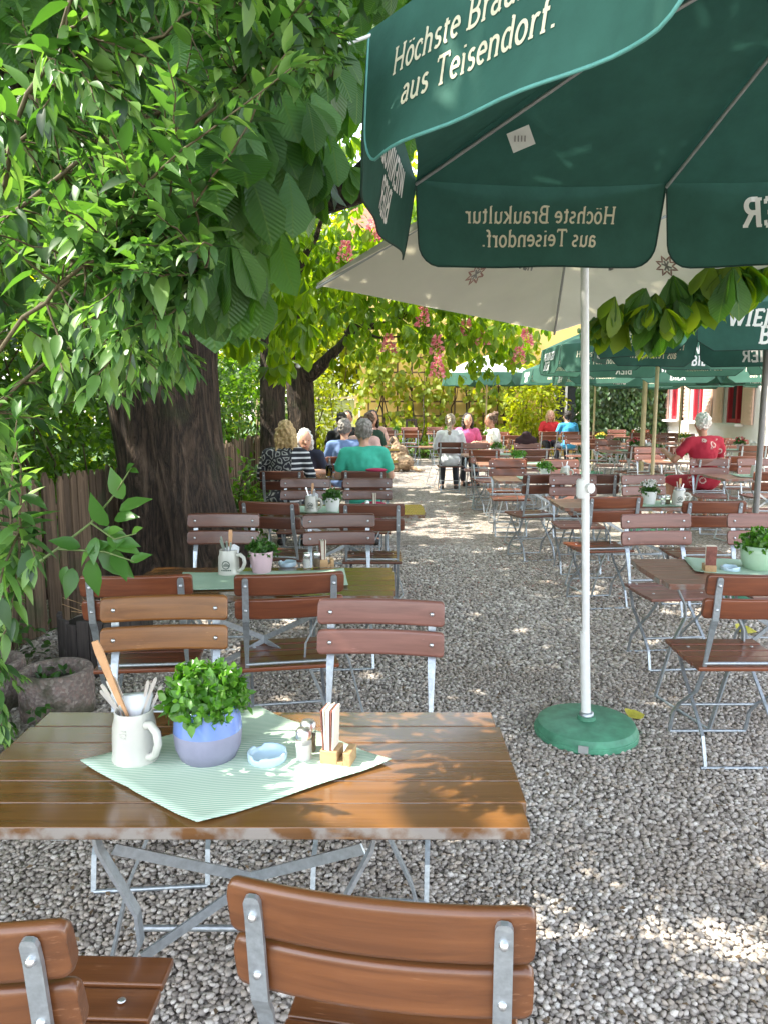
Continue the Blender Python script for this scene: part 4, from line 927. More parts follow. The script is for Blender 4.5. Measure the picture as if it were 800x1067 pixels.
# ------------------------------------------------------------------ trees and plants
def roots_mat(): return M['bark']
def trunk_mesh(b, axis, rad, n=40, flute=.09, seed=0.0):
    axis = [Vector(p) for p in axis]; m = 26; vs = []
    zs = [p.z for p in axis]
    for i in range(m+1):
        z = zs[0]+(zs[-1]-zs[0])*i/m
        x = np.interp(z, zs, [p.x for p in axis]); y = np.interp(z, zs, [p.y for p in axis]); r0 = np.interp(z, zs, rad)
        for k in range(n):
            a = 2*math.pi*k/n
            f = 1 + flute*(math.sin(5*a+seed+z*.4)*.6 + math.sin(9*a+2.1*seed-z*.7)*.45 + math.sin(17*a+z*2+seed)*.18)*(1.25 if z < .5 else 1)
            f += .05*math.sin(3*z+a*2+seed)
            vs.append((x+r0*f*math.cos(a), y+r0*f*math.sin(a), z))
    b.add(vs, [(i*n+k, i*n+(k+1) % n, (i+1)*n+(k+1) % n, (i+1)*n+k) for i in range(m) for k in range(n)], True)
def limb(b, p, q, r0, r1, amp=.08, n=7):
    path = bent(p, q, n, amp); b.tube(path, [r0+(r1-r0)*i/(n-1) for i in range(n)], 9)
    return path
def px_cloud(poly_fn, n):
    out = []
    while len(out) < n:
        px, py = rng.uniform(-60, 860), rng.uniform(-120, 620); d = poly_fn(px, py)
        if d: out.append(tuple(at_y(px, py, rng.uniform(*d))))
    return np.array(out)
# --- the big chestnut on the left: crown roofs the front of the garden
ch = empty('chestnut_tree', (-1.72, 6.35, 0), 0, 'big old chestnut with thick furrowed trunk beside the fence and broad drooping leaves', 'tree')
O = np.array([-1.72, 6.35, 0])
b = MB(); trunk_mesh(b, [(.06,0,-.05),(.04,0,.35),(-.02,0,1.0),(-.10,0,1.9),(-.15,.05,3.1)], [.55,.47,.43,.42,.47], 56, .08, .6)
lims = [((-.15,0,2.7),(.9,-2.9,3.3)), ((-.15,0,2.9),(2.6,-1.6,3.7)), ((-.15,0,2.8),(-2.6,-.4,4.8)), ((-.15,0,3.0),(.3,-4.6,5.2)), ((-.1,.1,3.0),(1.5,2.4,4.6)), ((-.1,.1,2.9),(-2.2,2.6,4.6)), ((-.15,0,2.9),(0,0,6.5)), ((2.6,-1.6,3.7),(4.4,-1.75,2.75)), ((.9,-2.9,3.3),(1.5,-3.9,2.9)), ((.9,-2.9,3.3),(.6,-4.4,2.95))]
for i, (p, q) in enumerate(lims): limb(b, p, q, .20 if i < 7 else .05, .03 if i < 7 else .008)
b.build('trunk', M['bark'], ch)
# canopy overhead, out of view; openings shaped to drop sun patches below
SUN = Vector((-.58, -.10, .81)).normalized()
PATCH = [(at_h(q[0], q[1], q[2]), q[3]) for q in ((500,800,.77,-.06),(548,868,.77,-.05),(575,900,0,.22),(640,955,0,.12),(720,1010,0,.24),(610,1040,0,.22),(760,1040,0,.24),(690,1062,0,.16),(380,592,.77,.08),(600,690,0,.02))]
def in_patch(w):
    k = np.zeros(len(w), bool)
    for c, r in PATCH:
        t = (w[:, 2]-c.z)/SUN.z; gx = w[:, 0]-SUN.x*t; gy = w[:, 1]-SUN.y*t; k |= (gx-c.x)**2+(gy-c.y)**2 < (r+.22)**2
    return k
cc, cen = clumps((.3,-2.2,5.2), (5.2,6.2,1.5), 270, 8, .36, .25)
wp = cc+O; gap = in_patch(wp)
el = (wp[:, 2]-H)/np.maximum(wp[:, 1], .1)
cc = cc[(wp[:, 2] > 3.4) & ~gap & ~((wp[:, 0] > 1.2) & (el < .55) & (wp[:, 1] > 0))]
w2 = np.stack([rng.uniform(-3.4,4.6,4800), rng.uniform(.2,9.0,4800), rng.uniform(4.6,7.6,4800)], 1); w2 = np.concatenate([w2, np.stack([rng.uniform(-2.2,1.3,2300), rng.uniform(.6,3.4,2300), rng.uniform(4.2,6.5,2300)], 1)]); w2[:, :2] += np.array([SUN.x, SUN.y])*w2[:, 2:3]/SUN.z; w2 += rng.normal(0, .1, w2.shape); c2 = w2-O;  c2 = c2[~in_patch(w2)]  # extra unseen leaf clusters added along the sun's path for shade
cc = np.concatenate([cc, c2]); P, D, U, Z = palmate(cc, .25, .5, 5)
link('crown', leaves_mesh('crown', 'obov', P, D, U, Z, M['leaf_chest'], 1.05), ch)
# low front boughs seen at the top of the picture
def f1(px, py):
    lim = np.interp(px, [150,185,205,240,262,300,330,345,372,400,440], [80,310,325,330,280,280,270,215,180,220,110])
    if 395 < px < 440 and py < lim: return (4.2, 5.4)
    if -60 < px < 150 and -80 < py < 300: return (3.3, 5.0)
    if px > 290 and py > 190: return None
    if 150 < px < 378 and py < lim: return (3.4, 5.2) if (rng.random() > .45 or px > 345) else (2.3, 3.3)
cc = px_cloud(f1, 330)-O; P, D, U, Z = palmate(cc, .25, 1.0, 6)
link('crown', leaves_mesh('low_bough', 'obov', P, D, norm(U+np.array([0,-.9,.2])), Z, M['leaf_chest'], 1.3), ch)
def f2(px, py):
    lim = np.interp(px, [596,618,650,680,700,735,750,800,860], [330,372,366,384,362,345,330,318,318]); top = np.interp(px, [596,640,700,800,860], [322,308,284,262,250])
    if 604 < px < 860 and top < py < lim-38: return (4.25, 4.6)
cc = px_cloud(f2, 92)-O
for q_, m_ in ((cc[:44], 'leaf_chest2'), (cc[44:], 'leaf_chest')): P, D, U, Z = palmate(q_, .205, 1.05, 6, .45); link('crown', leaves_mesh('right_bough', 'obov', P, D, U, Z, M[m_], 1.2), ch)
def f3(px, py):
    lim = np.interp(px, [232,262,275,300,318,330], [350,372,385,385,360,330])
    if 228 < px < 330 and 285 < py < lim: return (6.5, 8.5)
cc = px_cloud(f3, 90)-O; P, D, U, Z = palmate(cc, .21, .9, 6)
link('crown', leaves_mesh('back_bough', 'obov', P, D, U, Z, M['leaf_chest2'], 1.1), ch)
b = MB()
for px_, py_, d in ((335,150,2.9),(250,230,2.9),(225,275,2.7),(300,110,2.7),(262,110,2.8),(330,60,2.9),(282,160,2.9),(215,160,2.7),(300,190,3.0),(285,250,3.1),(240,170,2.9),(210,330,2.6)):       # the big leaves in front
    c = at_y(px_, py_-22, d)-Vector(O); P, D, U, Z = palmate(np.array([tuple(c)]), .185, 1.5, 5, .15)
    link('leaf', leaves_mesh('leaf', 'obov', P, D, norm(U*.3+np.array([0,-1.,.35])), Z, M['leaf_chest'], 1.35), ch)
BL = [(205,128,202,190),(232,132,240,198),(262,120,258,180),(292,128,296,192),(318,150,332,196),(345,140,352,180),(310,112,330,150),(275,150,280,205),(245,205,232,262),(290,232,292,292),(272,250,262,305),(228,268,214,345),(250,262,252,330),(205,240,196,300),(325,95,345,128),(255,100,246,150),(288,80,300,128),(215,200,210,255),(300,180,312,226),(278,205,270,250),(236,236,246,282)]
P, D, U, Z = [], [], [], []
for x0, y0, x1, y1 in BL:
    dd = rng.uniform(2.45, 3.0); a = at_y(x0, y0, dd)-Vector(O); c = at_y(x1, y1, dd-rng.uniform(.02,.10))-Vector(O); P.append(tuple(a)); D.append(tuple((c-a).normalized())); U.append((rng.normal(0,.45), -1., rng.uniform(.1,.7))); Z.append((c-a).length*1.15)
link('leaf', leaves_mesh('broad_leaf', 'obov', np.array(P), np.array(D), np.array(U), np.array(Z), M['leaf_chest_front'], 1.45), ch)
# --- red chestnuts further back
def red_chestnut(x, y, axis, rad, label, crown, seed, limbs, nleaf=1500, flowers=(), lm='leaf_chest2', size=.2):
    t = empty('red_chestnut_tree', (x, y, 0), 0, label, 'tree'); b = MB(); trunk_mesh(b, axis, rad, 30, .07, seed)
    for p, q, r in limbs: limb(b, p, q, r, r*.3, .10)
    b.build('trunk', M['bark'], t)
    P = []
    for c, r, nc, per in crown: P.append(clumps(c, r, nc, per, .26, .3)[0])
    cc = np.concatenate(P); wp = cc+np.array([x,y,0]); a, d, u, z = palmate(cc, size, .75, 5)
    link('crown', leaves_mesh('crown', 'obov', a, d, u, z, M[lm], 1.1), t)
    for fx, fy, fd in flowers:
        c = at_y(fx, fy, fd-rng.uniform(.2,1.1))-Vector((x, y, 0)); q = 110; h = rng.uniform(-.5, .5, q); rr = .085*(1-(h+.5)*.75)
        an = rng.uniform(0, 6.28, q); pos = np.array(c)+np.stack([rr*np.cos(an), rr*np.sin(an), h*.27], 1)
        dd = norm(np.stack([np.cos(an), np.sin(an), rng.normal(.2, .4, q)], 1)); link('flower_panicle', leaves_mesh('flower_panicle', 'round', pos, dd, rdir(q), .050, M['flower_pink']), t)
    return t
red_chestnut(-1.62, 11.2, [(0,0,-.05),(0,0,.5),(.02,0,1.6),(.05,0,3.2)], [.26,.20,.17,.16], 'slim chestnut trunk behind the blonde woman, left of its thicker twin', [((-.3,.2,4.2),(1.6,1.7,1.4),70,8)], 1.3, [((.03,0,2.6),(-.8,.5,3.8),.09), ((.03,0,2.8),(.8,-.6,4.0),.09)])
FL = [(502,350,12.2),(405,358,12.1),(485,342,12.2),(455,383,11.8),(360,262,11.5),(430,265,11.5),(372,278,11.6),(540,370,13),(415,300,11.4),(548,352,13),(455,360,12.0),(388,240,11.6),(440,330,11.8)]
red_chestnut(-1.31, 12.6, [(0,0,-.05),(0,0,.5),(-.03,0,1.6),(-.05,0,2.1),(-.22,0,3.6)], [.30,.24,.205,.20,.16], 'forked red-flowering chestnut with a bough reaching right over the aisle', [((1.9,.3,3.7),(2.5,1.8,1.25),105,8), ((1.2,-.9,3.3),(1.6,1.0,.9),34,8), ((2.6,-.3,2.75),(1.15,.9,.5),26,8), ((0,0,5.0),(2.6,2.4,1.3),40,8)], 2.2,
  [((-.03,0,1.95),(.75,-.1,2.75),.13), ((.75,-.1,2.75),(2.2,-.2,3.4),.07), ((.7,-.1,2.7),(1.6,-.6,2.6),.035), ((-.2,0,3.3),(-.6,.4,5),.12)], flowers=FL)
# lantern hanging between the two trunks
b = MB(); lp_ = at_y(311, 381, 10.8); b.lathe([(.01,.10),(.02,.08),(.11,.045),(.115,.035),(.03,.03),(.035,-.01),(.025,-.03),(.001,-.032)], (0,0,0), 18)
b.tube([(0,0,.10),(0,.0,.22)], .006, 6); b.tube([(0,0,.22),(-.28,.42,.30)], .006, 6); tag(b.build('hanging_lamp', M['white_metal'], None, lp_), 'small white enamel lamp hanging between the two rear chestnut trunks', 'lamp')
def bush(x, y, rx, ry, z0, z1, n, label, lm='leaf_mid', size=.10, kind='ovate', cat='bush', name='bush', group=None, per=10, spread=.14):
    t = empty(name, (x, y, 0), 0, label, cat, group); zc = (z0+z1)/2; r = (rx, ry, (z1-z0)/2)
    pts, cen = clumps((0,0,zc), r, n//per, per, spread, .35); pts[:, 2] = np.maximum(pts[:, 2], .02)
    d = norm(norm(pts-np.array([0,0,zc]))*.6+rdir(len(pts))+np.array([0,0,-.25])); link('crown', leaves_mesh('crown', kind, pts, d, norm(rdir(len(pts))*.6+np.array([0,0,1.])), size*rng.uniform(.6, 1.2, len(pts)), M[lm], 1.1), t)
    b = MB()
    for c in cen[::max(1, len(cen)//14)]: b.tube(bent((rng.normal(0,.05), rng.normal(0,.05), -.02), c, 6, .08), [.03,.024,.018,.013,.009,.005], 6)
    b.build('stems', M['twig'], t); return t
GB = 'bushes behind the wooden fence'
bush(-3.9, 3.4, .8, 1.1, .1, 3.2, 3600, 'dark tall bush at the left edge behind fence and shrub', size=.11, group=GB)
bush(-3.7, 5.2, 1.0, 1.3, .3, 2.7, 3600, 'dark dense bush behind the near end of the fence', size=.10, group=GB)
bush(-3.6, 7.6, 1.1, 1.2, .3, 2.9, 3200, 'mid green bush behind the fence, left of the big trunk', size=.10, group=GB)
bush(-3.2, 10.8, 1.0, 1.2, .2, 3.1, 3600, 'leafy bush behind the fence between the big trunk and slim trunk', size=.12, group=GB)
bush(-2.35, 13.2, .9, .9, .1, 2.6, 2400, 'loose bush at the foot of the rear chestnut trunks', size=.11, group=GB)
bush(-1.55, 8.7, .28, .35, .0, .95, 700, 'low young shrub in front of the fence beside the blonde woman', size=.085, group=None, spread=.08)
bush(-1.35, 15.5, .5, .6, .1, 2.2, 1500, 'sunny yellow-green bush before the pale green gate', 'leaf_sun', .11)
GTb = 'sunlit trees beyond the garden'
for i, (x, y, r, z0, z1, lab) in enumerate([(-11,14,3.2,.4,7.5,'broad sunlit tree filling the left beyond the fence'), (-6.5,19,3.4,.5,8.5,'sunlit tree beyond the fence behind the slim trunk'), (-3.2,27.5,3.2,2.2,9,'yellow-green tree above the pale green gate'), (1.8,28,3.6,3.2,10,'yellow-green tree towering over the climbing vine wall'), (8.2,29,3.4,3.4,10,'sunlit tree above the yellow house on the right'), (-1.6,25.5,1.9,1.6,6.5,'bright yellow-green small tree directly behind the pale green gate'), (-5.6,30,4.5,.5,11,'large sunny tree far behind the rear chestnut trunks'), (-16,26,6,.2,12,'large sunny tree far off on the left'), (-7.5,9.5,2.2,.5,5.5,'sunny tree behind the dark bushes at the fence')]):
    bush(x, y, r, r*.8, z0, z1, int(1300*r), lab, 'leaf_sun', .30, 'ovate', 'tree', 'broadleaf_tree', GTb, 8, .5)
GTc = 'shady trees beyond the fence'
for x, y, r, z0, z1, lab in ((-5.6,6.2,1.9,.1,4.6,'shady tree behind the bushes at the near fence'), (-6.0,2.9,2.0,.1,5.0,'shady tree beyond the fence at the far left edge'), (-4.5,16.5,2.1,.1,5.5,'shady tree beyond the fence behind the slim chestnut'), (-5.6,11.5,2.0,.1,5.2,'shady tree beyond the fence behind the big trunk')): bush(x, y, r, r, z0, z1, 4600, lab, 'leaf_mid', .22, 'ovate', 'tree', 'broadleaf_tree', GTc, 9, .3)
lw = MB(); lw.box((-13.3, 20, .0), (21, 60, .02)); lw.box((10, 45, .0), (60, 42, .024)); lw_ = lw.build('lawn', simple('short_grass', (.05,.11,.02), .9, 0, .3, 3, .3)); lw_['kind'] = 'structure'; bpy.data.objects['lawn'].location = (0, 0, 0)
# --- shrub hanging in from the left
sh = empty('shrub', (-2.15, 1.9, 0), 0, 'fresh green shrub arching in from the left edge with long pointed leaves', 'shrub'); SO = np.array([-2.15, 1.9, 0])
SOv = Vector(SO)
bt = MB()
mains = [[(-300,900,2.0),(-230,500,1.95),(-60,330,1.9),(20,130,1.75),(75,-20,1.6),(120,-110,1.7)], [(-300,900,2.1),(-200,560,2.1),(-40,400,2.1),(110,250,2.05),(200,130,2.0),(300,40,1.9)], [(-300,900,2.0),(-260,640,1.9),(-90,520,1.8),(20,330,1.75),(120,262,1.7),(215,278,1.65)],
         [(-260,940,2.2),(-150,640,2.2),(-60,470,2.2),(50,380,2.15),(130,345,2.1),(190,350,2.0)], [(-300,900,2.3),(-200,400,2.4),(-20,180,2.4),(120,60,2.4),(220,10,2.3),(300,-40,2.3)], [(-300,920,1.8),(-230,720,1.7),(-120,600,1.65),(-30,545,1.6),(20,555,1.55)], [(-300,900,2.0),(-100,300,2.1),(60,180,2.2),(170,110,2.2),(260,70,2.2),(345,85,2.1)]]
MP = []
for mpth in mains:
    pts = [at_y(*q)-SOv for q in mpth]; pts[0].z = min(pts[0].z, .3)
    fine = []
    for i in range(len(pts)-1): fine += [pts[i].lerp(pts[i+1], k/4)+Vector(rng.normal(0, .008, 3)) for k in range(4)]
    fine.append(pts[-1]); bt.tube([Vector((rng.normal(0, .06), rng.normal(0, .06), -.02))]+fine, [.009]+[.008-.005*i/len(fine) for i in range(len(fine))], 6); MP.append(fine)
def smax(py): return -14*(125 < py < 345)+np.interp(py, [-80,0,50,80,95,110,150,200,230,290,310,335,380,400,425,450,540,560,600,640,700,780], [390,360,362,335,270,205,170,172,205,212,190,178,208,195,100,42,38,60,33,10,20,16])
P, D, U, Z = [], [], [], []
tips = []
for i in range(400):
    py = rng.uniform(-70, 420) if i < 350 else rng.uniform(420, 780); mx_ = smax(py)
    px_ = mx_ - abs(rng.normal(0, .30))*(mx_+130); tips.append((px_, py, rng.uniform(1.35, 2.7)))
for py in (20, 60, 45, 55, 30, 75, 235, 262, 285, 320, 345, 365, 385, 395, 405, 240, 40, 10): tips.append((smax(py)-6, py, rng.uniform(1.7, 2.2)))
for px_, py, dd in tips:
    tp_ = at_y(px_, py, dd)-SOv
    mpt = MP[rng.integers(len(MP))]; best = min((q for m_ in MP for q in m_[6:]), key=lambda q: (q-tp_).length + rng.uniform(0, .25))
    st = best; L = (tp_-st).length
    if L > .5: st = tp_ + (best-tp_)*(.5/L)+Vector(rng.normal(0, .03, 3)); bt.tube(bent(best, st, 5, .08), [.005,.005,.004,.004,.0035], 5); L = .5
    path = bent(st, tp_, 9, .05); bt.tube(path, [.0032-.00025*k for k in range(9)], 5)
    nn = max(5, int(L/.027)); az = rng.uniform(0, 6.28)
    for k in range(nn):
        f = .12+.88*k/(nn-1); ii = f*8; i0 = min(int(ii), 7); p = path[i0].lerp(path[i0+1], ii-i0); t = (path[i0+1]-path[i0]).normalized()
        s1 = t.cross(Vector((0,0,1))).normalized(); s2 = t.cross(s1); az += R(90)+rng.normal(0, .3)
        for sgn in (1, -1):
            if rng.random() < .06: continue
            o_ = (s1*math.cos(az)+s2*math.sin(az))*sgn; d_ = (t*(.55+.5*f)+o_*(.95-.3*f)+Vector((0,0,-.28))).normalized()
            P.append(tuple(p)); D.append(tuple(d_)); U.append(tuple(Vector((0,0,1))+o_*.15-d_*.1+Vector(rng.normal(0,.28,3)))); Z.append((.078-.034*f*f)*rng.uniform(.5, 1.3))
    t = (path[-1]-path[-2]).normalized()
    for k in range(3): P.append(tuple(path[-1])); D.append(tuple((t+Vector(rng.normal(0,.3,3))).normalized())); U.append((0,0,1)); Z.append(rng.uniform(.028,.05))
P, D, U, Z = map(np.array, (P, D, U, Z))
bt.build('stems', M['twig'], sh); link('foliage', leaves_mesh('foliage', 'lance', P, D, U, Z, M['leaf_shrub'], 1.0), sh)
# --- sapling shoot by the fence
sg = empty('sapling', (-2.0, 2.35, 0), 0, 'single leafy shoot leaning out from the fence above the concrete planters', 'sapling'); gO = Vector((-2.0, 2.35, 0))
b = MB(); sp_ = [at_y(*q)-gO for q in ((-190,690,2.35),(-60,650,2.35),(0,614,2.3),(60,572,2.3),(95,545,2.3),(120,515,2.28),(137,487,2.25))]; b.tube([Vector((0,0,-.02)), sp_[0]*.6]+sp_, [.008,.007,.006,.0055,.005,.0045,.004,.003,.002], 6)
b.tube([sp_[3], at_y(110,575,2.25)-gO, at_y(140,585,2.2)-gO], [.004,.003,.002], 5); b.tube([sp_[4], at_y(120,562,2.22)-gO, at_y(142,556,2.18)-gO], [.003,.003,.002], 5); b.build('stem', M['stem'], sg)
LV = [(128,520,112,484,.10),(125,532,160,514,.10),(112,548,90,516,.115),(108,552,122,556,.08),(120,540,145,535,.09),(84,570,60,563,.09),(100,560,95,590,.085),(104,572,150,612,.135),(96,582,100,632,.12),(76,592,70,628,.095),(112,560,148,575,.11),(132,492,138,478,.06),(134,490,146,490,.05),(110,575,128,560,.08),(136,585,152,578,.07),(138,556,150,545,.055),(70,590,62,612,.06),(118,578,132,600,.10),(90,575,108,566,.09),(120,562,138,566,.08),(100,566,84,584,.08),(112,556,128,548,.07)]
P, D, U, Z = [], [], [], []
for x0, y0, x1, y1, ln in LV:
    a = at_y(x0, y0, 2.28)-gO; c = at_y(x1, y1, 2.28+rng.uniform(-.07,.03))-gO; P.append(tuple(a)); D.append(tuple((c-a).normalized())); U.append(tuple(Vector((rng.normal(0,.3),-.75,.6)))); Z.append(ln)
link('foliage', leaves_mesh('foliage', 'ovate', np.array(P), np.array(D), np.array(U), np.array(Z), M['leaf_sapling'], 1.0), sg)
# ground herbs by the planters
def herb(x, y, n, r, h, label, size=.06):
    t = empty('ground_plant', (x, y, 0), 0, label, 'plant', None); a = rng.uniform(0, 6.28, n); q = r*np.sqrt(rng.random(n)); pos = np.stack([q*np.cos(a), q*np.sin(a), rng.uniform(.02, h, n)], 1)
    link('foliage', leaves_mesh('foliage', 'ovate', pos, norm(rdir(n)*[1,1,.3]+[0,0,-.1]), norm(rdir(n)*.4+[0,-.3,1.]), size*rng.uniform(.6,1.3,n), M['leaf_herb'], 1.2), t)
    b = MB(); [b.tube(bent((0,0,-.01), p, 4, .1), .0022, 5) for p in pos[::4]]; b.build('stems', M['stem'], t)
herb(-2.15, 4.35, 60, .20, .35, 'small dark weed growing between fence and barrel planter'); herb(-1.62, 3.48, 40, .10, .16, 'weed at the foot of the round concrete planter', .05)
herb(-1.62, 2.75, 70, .20, .42, 'leafy green plant at the left edge beside the front table', .065)
# ------------------------------------------------------------------ fence, planters
fe = empty('wooden_fence', (-2.4, 4.6, 0), 0, 'weathered grey-brown fence of upright pointed slats behind the planters and big trunk', 'fence'); fO = Vector((-2.4, 4.6, 0))
FP = [(-3.05, 1.2), (-2.75, 2.6), (-2.42, 4.6), (-2.2, 6.4), (-2.02, 9.5), (-1.9, 13.0)]
b = MB(); rl = MB(); ps = MB()
for (x0, y0), (x1, y1) in zip(FP, FP[1:]):
    L = math.hypot(x1-x0, y1-y0); n = int(L/.088); an = math.atan2(y1-y0, x1-x0); Rm = Matrix.Rotation(an, 3, 'Z'); Rm4 = Rm
    for i in range(n):
        f = (i+.5)/n; h = 1.10+rng.normal(0, .018); w = .073+rng.normal(0, .004); th = .018; x, y = x0+(x1-x0)*f, y0+(y1-y0)*f
        pr = [(-w/2,.03),(w/2,.03),(w/2,h-.05),(w*.12,h),(-w*.12,h),(-w/2,h-.05)]; t = rng.normal(0, .006); lean = rng.normal(0, .008)
        vs = [Rm @ Vector((q+z*lean, s*th/2+t, z)) + Vector((x, y, 0))-fO for s in (-1, 1) for q, z in pr]
        b.add(vs, [(0,1,2,3,4,5), (11,10,9,8,7,6)]+[(k, k+6, (k+1) % 6+6, (k+1) % 6) for k in range(6)])
    for z in (.28, .85): rl.box(Vector(((x0+x1)/2, (y0+y1)/2, z))-fO+Rm @ Vector((0,.035,0)), (L, .035, .08), Rm)
    ps.box(Vector((x0, y0, .52))-fO+Rm @ Vector((0,.10,0)), (.09,.09,1.04), Rm)
b.build('palings', M['paling'], fe); rl.build('rail', M['paling'], fe); ps.build('post', M['paling'], fe)
def planter(x, y, r, h, label):
    t = empty('concrete_planter', (x, y, 0), 0, label, 'planter', 'round concrete planters along the fence'); b = MB()
    b.lathe([(r*.93,0),(r*.98,.01),(r,.05),(r*1.0,h-.03),(r*.98,h-.008),(r*.95,h),(r*.80,h),(r*.76,h-.015),(r*.75,h-.09),(.001,h-.085)], n=40); w = b.build('tub', M['concrete'], t)
    b = MB(); b.lathe([(r*.745,h-.075),(r*.4,h-.05),(.001,h-.055)], n=20); b.build('soil', M['soil'], t)
    n = 26; a = rng.uniform(0, 6.28, n); q = r*.7*rng.random(n); pos = np.stack([q*np.cos(a), q*np.sin(a), np.full(n, h-.04)], 1); link('weeds', leaves_mesh('weeds', 'ovate', pos, norm(rdir(n)+[0,0,.4]), norm(rdir(n)*.4+[0,0,1.]), .05, M['leaf_herb']), t)
planter(-1.70, 3.83, .185, .25, 'round concrete planter nearest the front table, mossy and empty'); planter(-2.12, 3.95, .19, .25, 'concrete planter half cut by the left edge, touching the fence'); planter(-1.93, 3.25, .185, .24, 'front concrete planter at the left edge, partly under green leaves')
t = empty('barrel_planter', (-1.72, 4.62, 0), 0, 'black weathered half-barrel planter of upright staves beside the fence', 'planter'); b = MB()
for i in range(22):
    a = 2*math.pi*i/22; Rm = Matrix.Rotation(a, 3, 'Z'); hh = .34+rng.normal(0,.008)-(.09 if i in (8,9,10,11) else 0); b.box(Rm @ Vector((.265,0,hh/2)), (.026,.074,hh), Rm, .004)
b.build('staves', M['barrel'], t); b = MB(); b.lathe([(.25,.0),(.25,.26),(.12,.28),(.001,.275)], n=24); b.build('soil', M['soil'], t)
b = MB(); [b.tube(bent((rng.normal(0,.06),rng.normal(0,.06),.27),(rng.normal(0,.16),rng.normal(0,.12),.36+rng.random()*.06),4,.1),.002,4) for _ in range(22)]; b.build('dry_stalks', M['block_wood'], t)
# ------------------------------------------------------------------ buildings
def wall_with(b, x0, x1, z0, z1, holes, fn, t=.25):
    """wall panel in local (s, z) with rectangular holes"""
    ss = sorted({x0, x1, *[h[0] for h in holes], *[h[1] for h in holes]}); zz = sorted({z0, z1, *[h[2] for h in holes], *[h[3] for h in holes]})
    for a, c in zip(ss, ss[1:]):
        for d, e in zip(zz, zz[1:]):
            if any(h[0] <= a and c <= h[1] and h[2] <= d and e <= h[3] for h in holes): continue
            vs = [fn(a, d, 0), fn(c, d, 0), fn(c, e, 0), fn(a, e, 0), fn(a, d, t), fn(c, d, t), fn(c, e, t), fn(a, e, t)]
            b.add(vs, [(0,1,2,3), (7,6,5,4), (0,4,5,1), (2,6,7,3), (1,5,6,2), (0,3,7,4)])
hs = empty('white_house', (7.5, 16, 0), 0, 'white rendered house along the right with red windows and salmon shutters', 'house')
fn = lambda s, z, d: Vector((d, s, z))
WN = [(-4.6,-3.7), (-2.3,-1.4), (.2,1.1), (2.2,3.0), (3.75,4.4)]
b = MB(); wall_with(b, -9, 5.2, 0, 6.2, [(a, c, 1.15, 2.75) for a, c in WN], fn); wall_with(b, -9, 5.2, 6.2, 6.21, [], fn)
b.box((3.2,5.075,3.1),(5.9,.25,6.2)); b.build('wall', M['facade'], hs)
for a, c in WN:
    w = MB(); m_ = (a+c)/2
    for s, e in ((a, a+.07), (c-.07, c), (m_-.035, m_+.035)): w.box((.10, (s+e)/2, 1.95), (.09, e-s, 1.6))
    for z in (1.20, 2.70, 2.25): w.box((.105, m_, z), (.07, c-a-.02, .08))
    f = w.build('window', M['red_frame'], hs); p = MB(); p.box((.15, m_, 1.95), (.02, c-a, 1.6)); p.build('pane', M['pane'], f); p = MB(); p.box((-.04, m_, 1.12), (.30, c-a+.1, .05)); p.build('sill', M['facade'], f)
    for s in (-1, 1):
        k = MB(); yc = (a-.26 if s < 0 else c+.26); k.box((-.04, yc, 1.95), (.035, .46, 1.62)); 
        for z in np.arange(1.25, 2.7, .09): k.box((-.062, yc, z), (.014, .36, .05))
        k.build('shutter', M['shutter'], hs)
b = MB(); b.add([(-.6,-9.3,6.0),(-.6,5.6,6.0),(3.4,5.6,9),(3.4,-9.3,9),(-.6,-9.3,6.15),(-.6,5.6,6.15),(3.4,5.6,9.15),(3.4,-9.3,9.15)], [(0,1,2,3),(7,6,5,4),(0,4,5,1),(1,5,6,2),(2,6,7,3),(3,7,4,0)]); b.build('roof', M['roof'], hs)
yh = empty('yellow_house', (3.6, 23, 0), 0, 'yellow rendered house wall closing the garden behind the climbing vine', 'house'); b = MB(); fy = lambda s, z, d: Vector((s, d, z))
wall_with(b, -4.3, 4.6, 0, 5.4, [(1.4,2.2,.9,2.2)], fy); b.box((-4.17,3.3,2.7),(.25,6,5.4)); b.build('wall', M['yellow_wall'], yh)
w = MB(); w.box((1.44,.1,1.55),(.08,.08,1.3)); w.box((2.16,.1,1.55),(.08,.08,1.3)); w.box((1.8,.1,2.16),(.64,.08,.08)); w.box((1.8,.1,.94),(.64,.08,.08)); w.box((1.8,.1,1.55),(.06,.06,1.14)); f = w.build('window', M['facade'], yh); p = MB(); p.box((1.8,.16,1.55),(.8,.02,1.3)); p.build('pane', M['pane'], f)
w = MB(); w.lathe([(.001,0),(.55,0),(.55,.06),(.001,.06)], (0,0,0), 28); 
b = MB(); b.add([(-4.7,-.08,5.41),(5,-.08,5.41),(5,3.2,8),(-4.7,3.2,8),(-4.7,-.08,5.55),(5,-.08,5.55),(5,3.2,8.15),(-4.7,3.2,8.15)], [(0,3,2,1),(4,5,6,7),(0,1,5,4),(1,2,6,5),(2,3,7,6),(3,0,4,7)]); b.build('roof', M['roof'], yh)
gt = empty('garden_gate', (-2.2, 23.3, 0), 0, 'pale green boarded gate left of the yellow house', 'gate'); b = MB()
for i in range(12): b.box((-1.35+i*.24, 0, .85), (.225,.04,1.6), bev=.008)
b.build('boards', M['gate_green'], gt); b = MB(); b.box((-.1,.05,.3),(2.9,.05,.1)); b.box((-.1,.05,1.4),(2.9,.05,.1)); b.build('rail', M['gate_green'], gt); b = MB(); b.box((1.38,0,.95),(.12,.12,1.9)); b.box((-1.58,0,.95),(.12,.12,1.9)); b.box((-.1,0,1.72),(2.96,.14,.06)); b.build('gate_frame', M['pole_wood'], gt)
